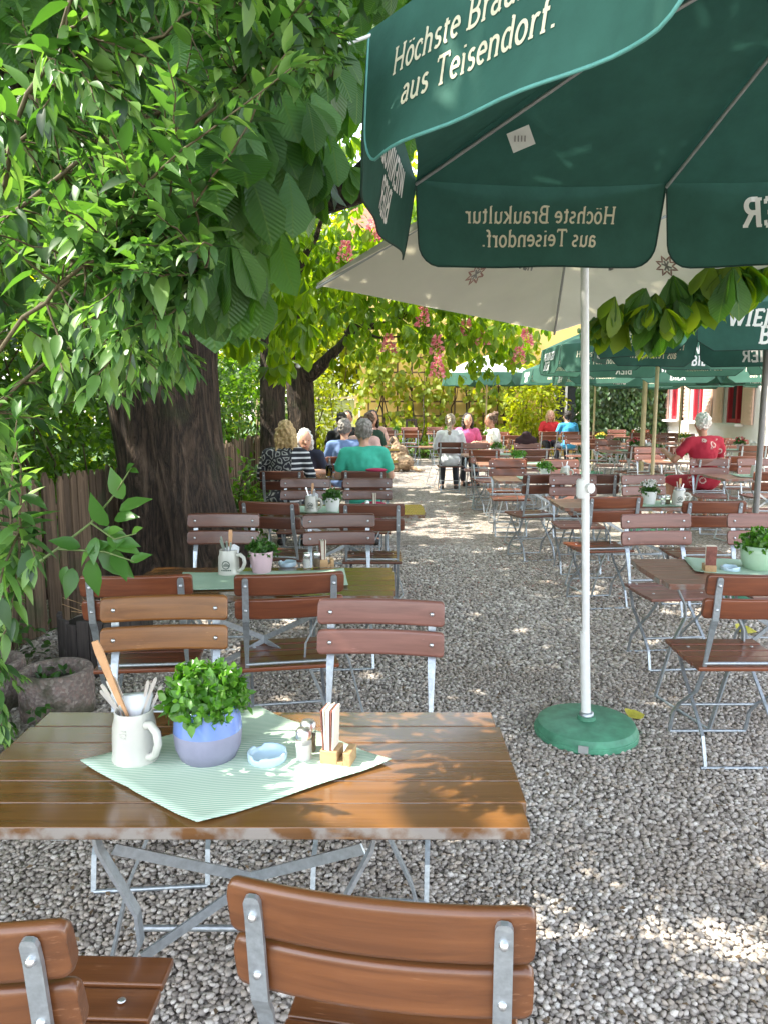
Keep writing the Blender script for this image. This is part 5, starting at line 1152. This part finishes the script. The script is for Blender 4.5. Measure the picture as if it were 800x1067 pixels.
ph = empty('pale_house', (-3.5, 38, 0), 0, 'pale house with white-framed window glimpsed through leaves above the gate', 'house'); b = MB(); wall_with(b, -.6, 5, 0, 6, [(1.9,2.7,2.6,3.9)], fy); b.build('wall', M['facade'], ph)
w = MB(); [w.box(c_, d_) for c_, d_ in (((1.95,.1,3.25),(.1,.1,1.3)),((2.65,.1,3.25),(.1,.1,1.3)),((2.3,.1,3.25),(.06,.08,1.1)),((2.3,.1,3.85),(.6,.1,.1)),((2.3,.1,2.65),(.6,.1,.1)))]; f = w.build('window', M['white_metal'], ph); p = MB(); p.box((2.3,.16,3.25),(.8,.02,1.3)); p.build('pane', M['pane'], f)
# trellis and vine on the yellow wall
tr = empty('trellis', (1.6, 22.8, 0), 0, 'brown wooden trellis lattice fixed to the yellow wall', 'trellis'); b = MB()
for x in np.arange(-2.05, 2.6, .42): b.box((x, 0, 1.7), (.05,.03,3.3))
for z in np.arange(.35, 3.3, .42): b.box((.25, -.033, z), (4.7,.028,.05))
b.build('lattice', M['trellis'], tr)
vi = empty('climbing_vine', (1.6, 22.65, 0), 0, 'climbing vine with yellow-green leaves spreading over the trellis', 'climber'); b = MB()
for i in range(16):
    x = -1.9+i*.28; b.tube(bent((x+rng.normal(0,.1),-.05,-.02),(x+rng.normal(0,.6),-.02,2.2+rng.random()*1.2),9,.08),[.04,.036,.03,.026,.022,.018,.014,.01,.008],7)
b.build('stems', M['bark'], vi); cs_ = np.stack([rng.uniform(-2.3,2.7,330), rng.normal(-.14,.07,330), rng.uniform(.1,3.9,330)],1); cs_ = cs_[np.sin(cs_[:,0]*2.7)*np.sin(cs_[:,2]*3.1) > -.45]
pts = (cs_[:,None]+rng.normal(0,1,(len(cs_),9,3))*[.2,.06,.17]).reshape(-1,3); link('foliage', leaves_mesh('foliage','ovate',pts,norm(rdir(len(pts))*.6+[0,-.4,-.7]),norm(rdir(len(pts))*.4+[0,-1,.5]),.19*rng.uniform(.6,1.2,len(pts)),M['leaf_sun'],1.3), vi)
bush(1.5, 22.2, 2.4, .35, 0, .55, 1500, 'low dark border hedge at the foot of the vine wall', 'leaf_mid', .12, spread=.12)
bush(4.15, 21.2, .75, .6, .1, 2.7, 1900, 'sunny yellow-green shrub right of the vine, behind the seated pair', 'leaf_sun', .15)
# ivy hedge
iv_ = empty('ivy_hedge', (6.35, 20.9, 0), 0, 'dark green ivy-covered hedge block behind the parasol poles', 'hedge'); n = 7000; q = rng.random((n,3)); face = rng.integers(0, 3, n); pts = (q-.5)*[2.1,.9,3.6]+[0,0,1.8]
pts[face < 2, 1] = -.45+rng.normal(0,.05,(face < 2).sum()); pts[face == 2, 0] = np.sign(q[face == 2, 0]-.5)*1.05+rng.normal(0,.05,(face == 2).sum())
pts[:, 1] += .09*np.sin(pts[:, 0]*4)*np.sin(pts[:, 2]*3.3); link('foliage', leaves_mesh('foliage','ovate',pts,norm(rdir(n)*.5+[0,-.3,-1]),norm(rdir(n)*.4+[0,-1,.3]),.12*rng.uniform(.7,1.2,n),M['leaf_ivy'],1.3), iv_)
b = MB(); b.box((0,.0,1.75),(1.9,.7,3.5)); b.build('stems', M['leaf_ivy'], iv_)
# metal stand
b = MB(); c0 = at_h(428, 478, 0); [b.box((s*.13,0,.56),(.06,.05,1.12)) for s in (-1, 1)]; b.box((0,0,1.095),(.2,.05,.06)); tag(b.build('metal_stand', M['dark_metal'], None, c0), 'dark rusty steel stand of two uprights in front of the vine wall', 'metal stand')
# ------------------------------------------------------------------ furniture layout
table('table', -.315, 1.735, 0, 'varnished brown table in front, set with mug, blue-grey pot and ashtray')
chair_ends('near', (247,909), (553,941), False, 'brown folding chair at bottom centre, its back towards the camera', GC)
pA = at_h(84, 953, .90); chair('near', (pA.x-.23-.0, pA.y+.262), R(-2), 'brown folding chair cut by the bottom left corner of the picture', GC)
chair_ends('gold', (105,625), (236,622), True, 'golden brown folding chair facing the front table, behind the mug', GC)
chair_ends('rose', (331,626), (463,629), True, 'rosy brown folding chair facing the front table, right of the golden one', GC)
table('table', -.57, 3.60, 0, 'second table on the left, with pink pot and printed mug')
chair_ends('red', (250,599), (352,595), False, 'red-brown folding chair with its back to us at the second left table, right seat', GC)
chair_ends('red', (92,600), (193,598), False, 'red-brown folding chair with its back to us, half hidden by golden chair', GC)
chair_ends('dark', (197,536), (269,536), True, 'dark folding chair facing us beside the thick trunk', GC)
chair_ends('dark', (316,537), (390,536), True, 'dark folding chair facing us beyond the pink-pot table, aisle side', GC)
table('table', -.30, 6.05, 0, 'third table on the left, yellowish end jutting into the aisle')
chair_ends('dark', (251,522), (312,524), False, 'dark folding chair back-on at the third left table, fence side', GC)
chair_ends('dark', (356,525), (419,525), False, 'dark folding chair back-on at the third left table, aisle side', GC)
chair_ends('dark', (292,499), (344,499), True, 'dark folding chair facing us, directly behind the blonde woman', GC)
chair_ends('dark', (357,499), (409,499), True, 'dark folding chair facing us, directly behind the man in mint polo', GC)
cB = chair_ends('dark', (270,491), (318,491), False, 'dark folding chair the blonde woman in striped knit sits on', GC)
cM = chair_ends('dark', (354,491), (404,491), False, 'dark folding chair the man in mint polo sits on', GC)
table('table', -.62, 8.85, 0, 'table between the blonde woman and the white-haired woman')
table('table', -.42, 10.95, 0, 'table in front of the man in the blue shirt')
table('table', -.35, 13.6, 0, 'last table of the left row, under the forked chestnut')
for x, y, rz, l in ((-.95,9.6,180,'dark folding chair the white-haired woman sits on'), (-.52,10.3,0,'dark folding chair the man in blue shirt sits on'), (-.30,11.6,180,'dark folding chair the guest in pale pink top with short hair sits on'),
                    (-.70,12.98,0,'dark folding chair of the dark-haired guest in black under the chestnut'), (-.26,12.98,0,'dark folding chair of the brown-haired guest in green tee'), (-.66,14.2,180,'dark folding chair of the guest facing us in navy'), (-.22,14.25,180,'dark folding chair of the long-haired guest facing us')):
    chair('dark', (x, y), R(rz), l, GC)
# right-hand column
table('table2', 1.95, 3.82, 0, 'red-brown table at the right edge with mint bowl plant')
chair_ends('red', (736,598), (848,598), False, 'red-brown folding chair back-on at the right edge, nearest to the parasol base', GC)
chair_ends('rose', (645,537), (722,536), True, 'rosy folding chair facing us beyond the mint-bowl table, left of two', GC)
chair_ends('rose', (758,536), (836,537), True, 'rosy folding chair facing us beyond the mint-bowl table, right edge', GC)
table('table2', 2.06, 6.42, 0, 'pale shining table just behind the white parasol pole, with white flowers')
chair_ends('rose', (571,496), (622,496), True, 'rosy folding chair facing us behind the white parasol pole', GC)
chair_ends('rose', (646,496), (694,495), True, 'rosy folding chair facing us behind the white flowers', GC)
chair_ends('red', (607,518), (670,517), False, 'red-brown folding chair back-on just right of the white parasol pole', GC)
chair_ends('red', (709,522), (777,522), False, 'red-brown folding chair back-on at the white-flower table, right seat', GC)
ROW = [(1.85, 8.5, 'the third table of the middle row', 1.0), (1.85, 10.6, 'the fourth table of the middle row', 1.0), (1.85, 12.4, 'the fifth table of the middle row', 1.0), (1.25, 14.55, 'the table of the woman in white', .0),
       (4.30, 8.75, 'the table behind the man in red', 1.0), (4.35, 11.0, 'the table of the man in red', .5), (4.4, 13.3, 'the table under the pale-poled parasol', 1.0), (4.5, 15.7, 'the table by the ivy hedge', 1.0),
       (6.35, 13.6, 'the table along the white house', 1.0), (6.3, 16.0, 'the second table along the house', 1.0), (6.2, 18.6, 'the corner table of hedge and house', 1.0), (4.5, 19.3, 'the table of the couple in red and blue', .0), (2.4, 17.2, 'the table under the small white parasol', 1.0), (.35, 20.3, 'the sunny table left at the vine', 1.0), (1.75, 20.6, 'the sunny table by the vine', 1.0)]
TAB = []
for i, (x, y, nm, full) in enumerate(ROW):
    x += rng.normal(0, .03); rz = R(rng.normal(0, 1.5)); table('table2', x, y, rz, 'slatted brown table, '+nm.replace('the ', '', 1)); TAB.append((x, y))
    if not full: continue
    for sy in (-1, 1):
        for sx in (-1, 1):
            if full == .5 and sy == -1 and sx == -1: continue
            if i == 2 and sy == 1 and sx == 1: dx = .58
            else: dx = sx*.32
            kind = ('red', 'dark')[int(rng.random() < .5)] if sy < 0 else ('rose', 'red')[int(rng.random() < .3)]
            chair(kind, (x+dx+rng.normal(0,.03), y+sy*(.60+abs(rng.normal(0,.08)))), R(rng.normal(0, 7)) + (0 if sy < 0 else math.pi),
                  ('back-on' if sy < 0 else 'front-on')+' folding chair, '+('left' if sx < 0 else 'right')+' seat at '+('near' if sy < 0 else 'far')+' side of '+nm, GC)
cL_ = chair_ends('dark', (457,461), (482,461), False, 'dark folding chair the woman in white with ponytail sits on', GC)
chair('dark', (1.62, 15.2), math.pi, 'dark folding chair of the pink-topped woman', GC); chair('red', (2.12, 14.7), R(90), 'folding chair of the woman with hair bun', GC)
chair('red', (3.9, 18.62), R(4), 'empty folding chair left of the guest in bright blue', GC); chair('dark', (4.95, 18.6), R(-5), 'empty folding chair right of the guest in bright blue', GC)
cR_ = chair('rose', (4.12, 9.95), R(6), 'rosy folding chair the man in the red floral shirt sits on', GC)
chair('red', (4.25, 19.95), math.pi, 'folding chair of the blonde guest in red', GC); chair('red', (4.42, 18.6), 0, 'folding chair of the guest in bright blue', GC)

# ------------------------------------------------------------------ clutter on the front table
runner([at_h(*p, TZ) for p in ((84,797),(206,862),(408,796),(270,739))], 'green and white striped runner lying askew on the front table')
p = at_h(142, 792, TZ); mg = mug(p.x, p.y, 'plain grey stoneware mug with cutlery on the front table', .128, .054, R(-38), False)
mx, my = p.x, p.y
def tipat(px, py, y): v = at_y(px, py, y); return (v.x, v.y, v.z)
stick(mx+.012, my, TZ+.025, tipat(99, 668, my-.01), 'long wooden spoon handle leaning left out of the front mug', 'spoon')
for i, (tx, ty, dy) in enumerate(((106,713,.01),(112,709,-.005),(118,705,.012),(105,719,.02),(155,709,.01),(163,706,-.012),(169,714,.012),(159,712,.025))):
    stick(mx+(.02 if tx < 130 else -.012)+rng.normal(0,.004), my+dy, TZ+.02, tipat(tx, ty, my+dy), 'steel cutlery handle '+('leaning left' if tx < 130 else 'leaning right')+' in the plain front mug')
b = MB()
NP = [(-.036,-.01,.0),(.02,-.018,0),(.040,.0,.085),(.034,.018,.088),(-.034,.018,.082),(-.04,.002,.078)]
b.add(NP, [(0,1,2,5),(5,2,3,4)], True); nb_ = b.build('napkin', M['napkin'], None, (mx+.004, my+.008, TZ+.075)); sm_ = nb_.modifiers.new('t', 'SOLIDIFY'); sm_.thickness = .006; tag(nb_, 'folded white napkin standing in the plain front mug', 'napkin', 'folded napkins in the mugs')
p = at_h(218, 789, TZ); plant_pot(p.x, p.y, POT_R, [M['pot_grey'], M['pot_blue']], 'bushy green plant in round pot, blue glaze over lilac grey, on front table', n=2800, spread=(.096,.092,.118), size=.027, leaf='ovate')
p = at_h(279, 793, TZ); ashtray(p.x, p.y, 'pale blue ashtray on the front table')
p = at_h(317, 793, TZ); shaker(p.x, p.y, 'salt', 'front glass shaker with steel lid filled with toothpicks or salt, front table'); shaker(p.x+.006, p.y+.045, 'pepper', 'rear glass pepper shaker hiding behind the salt on the front table')
p = at_h(352, 795, TZ); card_holder(p.x, p.y, R(-14), 'light wooden block holding upright cards on the front table')
# second left table
def cl4(cx, cy, w, d, rot):
    c, s = math.cos(rot), math.sin(rot); return [(cx+u*w*c-v*d*s, cy+u*w*s+v*d*c) for u, v in ((-.5,-.5),(.5,-.5),(.5,.5),(-.5,.5))]
pm = at_h(239, 599, TZ); pq = at_h(273, 597, TZ)
runner(cl4(-.58, 3.60, .80, .36, R(6)), 'mint runner under the pink pot on the second left table', 'runner_plain')
def filled_mug(x, y, lab, where, spoon=True, n=5, h=.128, rz=R(-20)):
    mug(x, y, lab, h, .053, rz)
    if spoon: stick(x+.005, y, TZ+.03, (x+.012, y+.01, TZ+.225), 'wooden spoon sticking up from '+where, 'spoon')
    for i in range(n):
        a = rng.uniform(0, 6.28); stick(x+.01*math.cos(a), y+.01*math.sin(a), TZ+.02, (x+.045*math.cos(a+3.1), y+.045*math.sin(a+3.1), TZ+rng.uniform(.17,.2)), 'steel cutlery standing in '+where)
    napkin(x+.02, y-.01, TZ+.075, 'white napkin standing in '+where, .75)
filled_mug(pm.x, pm.y, 'grey mug with dark round emblem on the second left table', 'the mug beside the pink pot')
plant_pot(pq.x, pq.y, POT_T, [M['pot_pink']], 'plant in ribbed pale pink pot on the second left table', lm='leaf_herb', n=420, spread=(.075,.07,.075), size=.03, flower=None)
p = at_h(320, 592, TZ); shaker(p.x, p.y, 'salt', 'salt shaker on the second left table'); shaker(p.x+.05, p.y+.02, 'pepper', 'pepper shaker on the second left table')
p = at_h(340, 590, TZ); card_holder(p.x, p.y, R(10), 'wooden card holder on the second left table'); p = at_h(300, 590, TZ); ashtray(p.x, p.y, 'pale blue ashtray on the second left table')
# third left table
pm = (-.56, 5.92); runner(cl4(-.35, 6.0, .8, .36, R(-4)), 'mint runner under the white pot on the third left table', 'runner_plain')
filled_mug(-.56, 5.90, 'grey printed mug on the third left table, behind wooden spoon', 'the mug beside the white pot')
plant_pot(-.40, 5.92, POT_T, [M['pot_white']], 'dark green plant in plain white pot on the third left table', lm='leaf_herb', n=420, spread=(.08,.07,.08), size=.032)
shaker(-.13, 5.95, 'salt', 'salt shaker on the third left table'); card_holder(-.06, 5.97, R(4), 'wooden card holder on the third left table')
# table D
for x, l in ((-.62, 'beer glass between the seated women'), (-.5, 'second beer glass nearer the man in mint polo')):
    t = empty('beer_glass', (x, 8.72, TZ), 0, l, 'glass', 'beer glasses'); b = MB(); b.lathe([(.034,0),(.037,.005),(.039,.13),(.036,.13),(.034,.012),(.001,.01)], n=18); b.build('glass_body', M['glass'], t); b = MB(); b.lathe([(.033,.012),(.035,.10),(.001,.10)], n=18); b.build('beer', M['beer'], t); b = MB(); b.lathe([(.035,.10),(.0355,.122),(.001,.125)], n=18); b.build('foam', M['pot_white'], t)
plant_pot(-.42, 8.95, POT_T, [M['pot_white']], 'plant in white pot between the man in polo and the women', lm='leaf_herb', n=320, spread=(.1,.09,.08), size=.035)
plant_pot(-.62, 11.0, POT_T, [M['pot_white']], 'plant on the table before the man in blue', lm='leaf_herb', n=320, spread=(.13,.12,.1), size=.04)
# right tables
p = at_h(790, 593, TZ); plant_pot(p.x, p.y, [(.06,0),(.075,.01),(.088,.05),(.092,.09),(.094,.125)], [M['pot_mint']], 'leafy plant in mint green bowl at the right edge', n=900, spread=(.11,.10,.09), size=.035)
runner(cl4(p.x-.02, p.y+.02, .62, .38, R(-12)), 'mint runner under the mint bowl on the right table', 'runner_plain')
p = at_h(738, 596, TZ); card_holder(p.x, p.y, R(80), 'wooden card holder on the red-brown right table'); p = at_h(760, 595, TZ); ashtray(p.x, p.y, 'pale blue ashtray beside the mint bowl')
runner(cl4(2.33, 6.36, .62, .36, R(5)), 'mint runner under the white flowers', 'runner_plain')
plant_pot(2.20, 6.34, POT_T, [M['pot_white']], 'white-flowering plant in white pot behind the parasol pole', lm='leaf_herb', n=380, spread=(.08,.07,.08), size=.03, flower='flower_white')
shaker(2.30, 6.30, 'salt', 'salt shaker beside the white flowers'); shaker(2.35, 6.32, 'pepper', 'pepper shaker beside the white flowers'); filled_mug(2.42, 6.28, 'grey printed mug with wooden spoon beside the white flowers', 'the mug beside the white flowers')
fl = [('leaf_pot',None),('leaf_pot',None),('leaf_pot',None),('leaf_pot',None),('leaf_herb',None),('leaf_herb','flower_white'),('leaf_herb','flower_red'),('leaf_herb','flower_yellow'),('leaf_herb','flower_red'),('leaf_pot','flower_yellow'),('leaf_herb','flower_white'),('leaf_pot','flower_yellow'),('leaf_pot','flower_white'),('leaf_pot',None),('leaf_pot',None)]
for i, ((x, y), (_, _, nm, full)) in enumerate(zip(TAB, ROW)):
    ox = -.05 if i != 4 else .38
    plant_pot(x+ox, y+.03, POT_T, [M[('pot_white','pot_mint','pot_pink')[i % 3]]], ('green' if not fl[i][1] else fl[i][1].split('_')[1]+'-flowering')+' potted plant on '+nm, lm=fl[i][0], n=260, spread=(.11,.10,.10), size=.042, flower=fl[i][1])
    if i in (0, 4, 6, 8): filled_mug(x+ox+.2 if i != 4 else x-.15, y-.04, 'grey mug on '+nm, 'the mug on '+nm, i == 4, 3)
    if i < 9: runner(cl4(x, y, .7, .36, R(rng.normal(0, 6))), 'mint runner on '+nm, 'runner_plain')
# ------------------------------------------------------------------ people
def on_chair(c, back=.05): f = Vector((-math.sin(c.rotation_euler.z), math.cos(c.rotation_euler.z), 0)); return (c.location.x-f.x*back, c.location.y-f.y*back)
person(on_chair(cB), R(-4), 'blonde woman in black-and-white striped patterned knit seen from behind at the left', 'stripe', 'bob', 'blonde', sleeve='long', sc=1.02, w=1.05, lean=10)
person(on_chair(cM), R(2), 'grey-haired man in mint green polo shirt seen from behind', 'mint', 'short', 'grey', sc=1.03, w=1.08, lean=6, yaw=8)
person((-.93, 9.62), R(165), 'white-haired woman in navy leaning over the table beside the blonde', 'navy', 'bob', 'white', sc=.94, lean=16, nod=18, yaw=30, eyes=True)
person((-.52, 10.25), R(3), 'grey-haired man in blue shirt in front of the mint polo man', 'blue', 'short', 'grey', sleeve='long', lean=6)
person((-.30, 11.62), R(172), 'guest in pale pink top facing us, right of blue shirt', 'palepink', 'short', 'brown', lean=6, eyes=True)
person((-.70, 12.95), R(4), 'dark-haired guest in black under the chestnut', 'black', 'short', 'dark', lean=8, sc=1.03)
person((-.26, 12.95), R(-6), 'brown-haired guest in dark green tee under the chestnut', 'tee', 'short', 'brown', lean=8, sc=1.03)
person((-.66, 14.22), R(178), 'dark-haired guest in navy facing us under the chestnut', 'navy', 'short', 'dark', eyes=True, sc=1.04)
person((-.22, 14.27), R(186), 'long dark-haired guest in pale pink facing us, farthest left table', 'palepink', 'long', 'dark', eyes=True, sc=1.05)
person(on_chair(cL_), R(-3), 'woman with ponytail in white long-sleeved top seen from behind', 'white', 'ponytail', 'greyblond', sleeve='long', lean=4, yaw=-6)
person((1.62, 15.22), R(184), 'dark-haired woman in pink top facing us behind the ponytail woman', 'pink', 'bob', 'dark', eyes=True)
person((2.12, 14.7), R(97), 'woman with brown hair bun in white blouse in profile', 'cream', 'bun', 'brown', eyes=True, skin='skin_tan', lean=6)
person(on_chair(cR_, .04), R(10), 'white-haired man in red floral shirt and red shorts seen from behind at right', 'floral', 'short', 'white', 'redshort', sc=1.06, w=1.08, skin='skin_tan', lean=5, yaw=-18, shorts=True, legs=.12, arms=[((.31,.12,.80),(.22,.34,.83)), ((-.36,.06,.82),(-.34,.30,.90))])
person((4.25, 19.97), R(182), 'blonde guest in bright red top facing us before the yellow wall', 'red', 'bob', 'blonde', eyes=True)
person((4.42, 18.55), R(8), 'dark-haired guest in bright blue shirt seen from behind', 'sky', 'short', 'dark')
# jacket over a chair
jx, jy = TAB[2][0]+.58, TAB[2][1]+.68
c = MB(); 
for s in (-1, 1): capsule(c, (s*.13, -.27, .93), (s*.17, -.25, .50), .06, .07); 
c.ball((0,-.275,.80),(.17,.055,.24)); c.ball((0,-.26,.95),(.20,.07,.09)); c.ball((0,-.25,1.03),(.09,.07,.08))
jk = remeshed(c, 'jacket', fabric('dark_maroon_jacket', (.035,.014,.018)), None, .014, 4); jk.location = (jx, jy-.0, 0); jk.rotation_euler = (0, 0, math.pi); tag(jk, 'dark maroon jacket hung over a chair back in the middle row', 'jacket')
b = MB(); b.box((0,-.335,.80),(.5,.02,.34)); b = MB()
c = MB(); c.ball((0,-.33,.50),(.20,.03,.10)); c.ball((.03,-.275,.915),(.12,.05,.02)); ck = remeshed(c, 'folded_cloth', FB['pinkcloth'] if 'pinkcloth' in FB else fabric('crimson_cloth', (.35,.02,.07)), None, .01, 3); ck.location = (cM.location.x+.10, cM.location.y, 0); tag(ck, 'crimson cloth hung over the chair of the man in mint polo', 'cloth')
# ------------------------------------------------------------------ dog
def furmat():
    m, n, l, b = mat('tan_grey_fur'); v = texco(n, l); no = N(n, 'ShaderNodeTexNoise', i_Scale=5.0, i_Detail=8.0, i_Roughness=.75); l.new(v, no.inputs['Vector'])
    r = ramp(n, [(.36, (.09,.06,.04)), (.50, (.30,.20,.12)), (.66, (.50,.38,.26))]); l.new(no.outputs['Fac'], r.inputs[0]); l.new(r.outputs[0], b.inputs['Base Color']); b.inputs['Roughness'].default_value = .9
    bump(n, l, no.outputs['Fac'], b, .8, .02); return m
M['fur'] = furmat(); M['fur_dark'] = simple('dark_brown_fur', (.04,.028,.02), .9, 0, .3, 30, .4)
dp = at_h(416, 491, 0); dg = empty('dog', (dp.x, dp.y, 0), R(48), 'large tan and grey long-haired dog sitting upright on the gravel in the aisle', 'dog'); dg.scale = (.94,)*3
b = MB(); T3 = Matrix.Rotation(R(38), 3, 'X')
b.ball((0,-.20,.22),(.19,.22,.20)); b.ball((0,-.03,.40),(.165,.19,.26), Matrix.Rotation(R(28), 3, 'X')); b.ball((0,.10,.50),(.155,.15,.20)); capsule(b, (0,.10,.58), (0,.17,.74), .115, .095)
b.ball((0,.20,.77),(.092,.11,.088)); capsule(b, (0,.27,.755), (0,.37,.735), .058, .042); b.ball((0,.40,.745),(.022,.02,.02))
for s in (-1, 1):
    capsule(b, (s*.10,.13,.46), (s*.10,.15,.24), .065, .045); capsule(b, (s*.10,.15,.24), (s*.10,.16,.06), .045, .038); b.ball((s*.10,.19,.035),(.045,.065,.034))
    b.ball((s*.17,-.12,.20),(.085,.17,.15), Matrix.Rotation(R(20), 3, 'X')); capsule(b, (s*.19,.02,.24), (s*.20,-.12,.06), .055, .042); capsule(b, (s*.20,-.12,.05), (s*.20,.05,.035), .042, .038)
capsule(b, (0,-.38,.12), (.05,-.56,.06), .06, .045); capsule(b, (.05,-.56,.06), (.12,-.70,.05), .045, .02)
bd = remeshed(b, 'body', M['fur'], dg, .014, 5); tx = bpy.data.textures.new('fur_tufts', 'CLOUDS'); tx.noise_scale = .04; dm = bd.modifiers.new('tufts', 'DISPLACE'); dm.texture = tx; dm.strength = .035; dm.texture_coords = 'LOCAL'
for s in (-1, 1):
    b = MB(); b.ball((s*.10,.175,.775),(.024,.055,.085), Matrix.Rotation(R(s*-14), 3, 'Y')); b.build('ear', M['fur_dark'], dg); b = MB(); b.ball((s*.048,.285,.80),(.013,.011,.012)); b.build('eye', M['pane'], dg)
b = MB(); b.ball((0,.418,.75),(.024,.018,.02)); b.build('nose', M['fur_dark'], dg)
# fallen leaves and blossom litter
def fallen(px, py, L, rz, lab):
    p = at_h(px, py, .03); me = leaves_mesh('fallen_leaf', 'ovate', np.zeros((2,3)), np.array([[1.,.2,.15],[.6,.9,.35]]), np.array([[0,-.3,1.],[.2,-.5,.8]]), np.array([L, L*.8]), M['leaf_fallen'], 1.6)
    tag(link('fallen_leaf', me, None, p, rz), lab, 'leaf', 'yellow leaves lying on the gravel')
fallen(655, 747, .10, R(10), 'yellow-green leaf on gravel right beside the round parasol base'); fallen(768, 657, .13, R(-20), 'yellow leaf on gravel under the right-edge chair')
n = 3800; x = rng.uniform(-.6, 2.6, n); y = rng.uniform(6, 17, n); k = (np.sin(x*2.1+y*.7)+np.sin(y*1.3-x) > -.3); pos = np.stack([x, y, np.full(n, .018)], 1)[k]
o = link('fallen_blossom', leaves_mesh('fallen_blossom', 'small', pos, norm(rdir(len(pos))*[1,1,.15]), np.tile([0,0,1.], (len(pos),1)), .028*rng.uniform(.5,1.2,len(pos)), M['petal'], 1.6)); tag(o, 'withered reddish blossom litter scattered over the gravel aisle', 'fallen blossom', kind='stuff')
for k, p in PROTO.items():
    if not PROTO_USED[k]: raise RuntimeError(k)
n = 3600; x = rng.uniform(-2.2, 3.2, n); y = .9+6.5*rng.random(n)**1.4; pos = np.stack([x, y, np.full(n, .022)], 1)
o = link('leaf_litter', leaves_mesh('leaf_litter', 'small', pos, norm(rdir(n)*[1,1,.2]), norm(rdir(n)*.4+[0,0,1.]), .02*rng.uniform(.3,1.3,n), simple('dry_leaf_bits', (.13,.085,.045), .9, 0, .5, 9, 0), 1.3)); tag(o, 'dry brown leaf bits scattered on the gravel around the tables', 'leaf litter', kind='stuff')
# ------------------------------------------------------------------ light
W = bpy.data.worlds.new('World'); S.world = W; W.use_nodes = True; wn = W.node_tree.nodes; wl = W.node_tree.links
sky = wn.new('ShaderNodeTexSky'); sky.sky_type = 'NISHITA'; sky.sun_disc = False; sky.sun_elevation = math.asin(SUN.z); sky.sun_rotation = math.atan2(SUN.x, SUN.y)
hs_ = wn.new('ShaderNodeHueSaturation'); hs_.inputs['Saturation'].default_value = .42; wl.new(sky.outputs[0], hs_.inputs['Color']); wl.new(hs_.outputs[0], wn['Background'].inputs[0]); wn['Background'].inputs[1].default_value = .15
sd = bpy.data.lights.new('sun', 'SUN'); sd.energy = 2.2; sd.angle = R(.5); sd.color = (1, .94, .82); so = bpy.data.objects.new('sun', sd); COL.objects.link(so)
so.rotation_euler = SUN.to_track_quat('Z', 'Y').to_euler(); so.location = SUN*60
S.view_settings.view_transform = 'Standard'; S.view_settings.look = 'None'; S.view_settings.exposure = 2.7; S.view_settings.gamma = 1
S.cycles.max_bounces = 8; S.cycles.transparent_max_bounces = 8
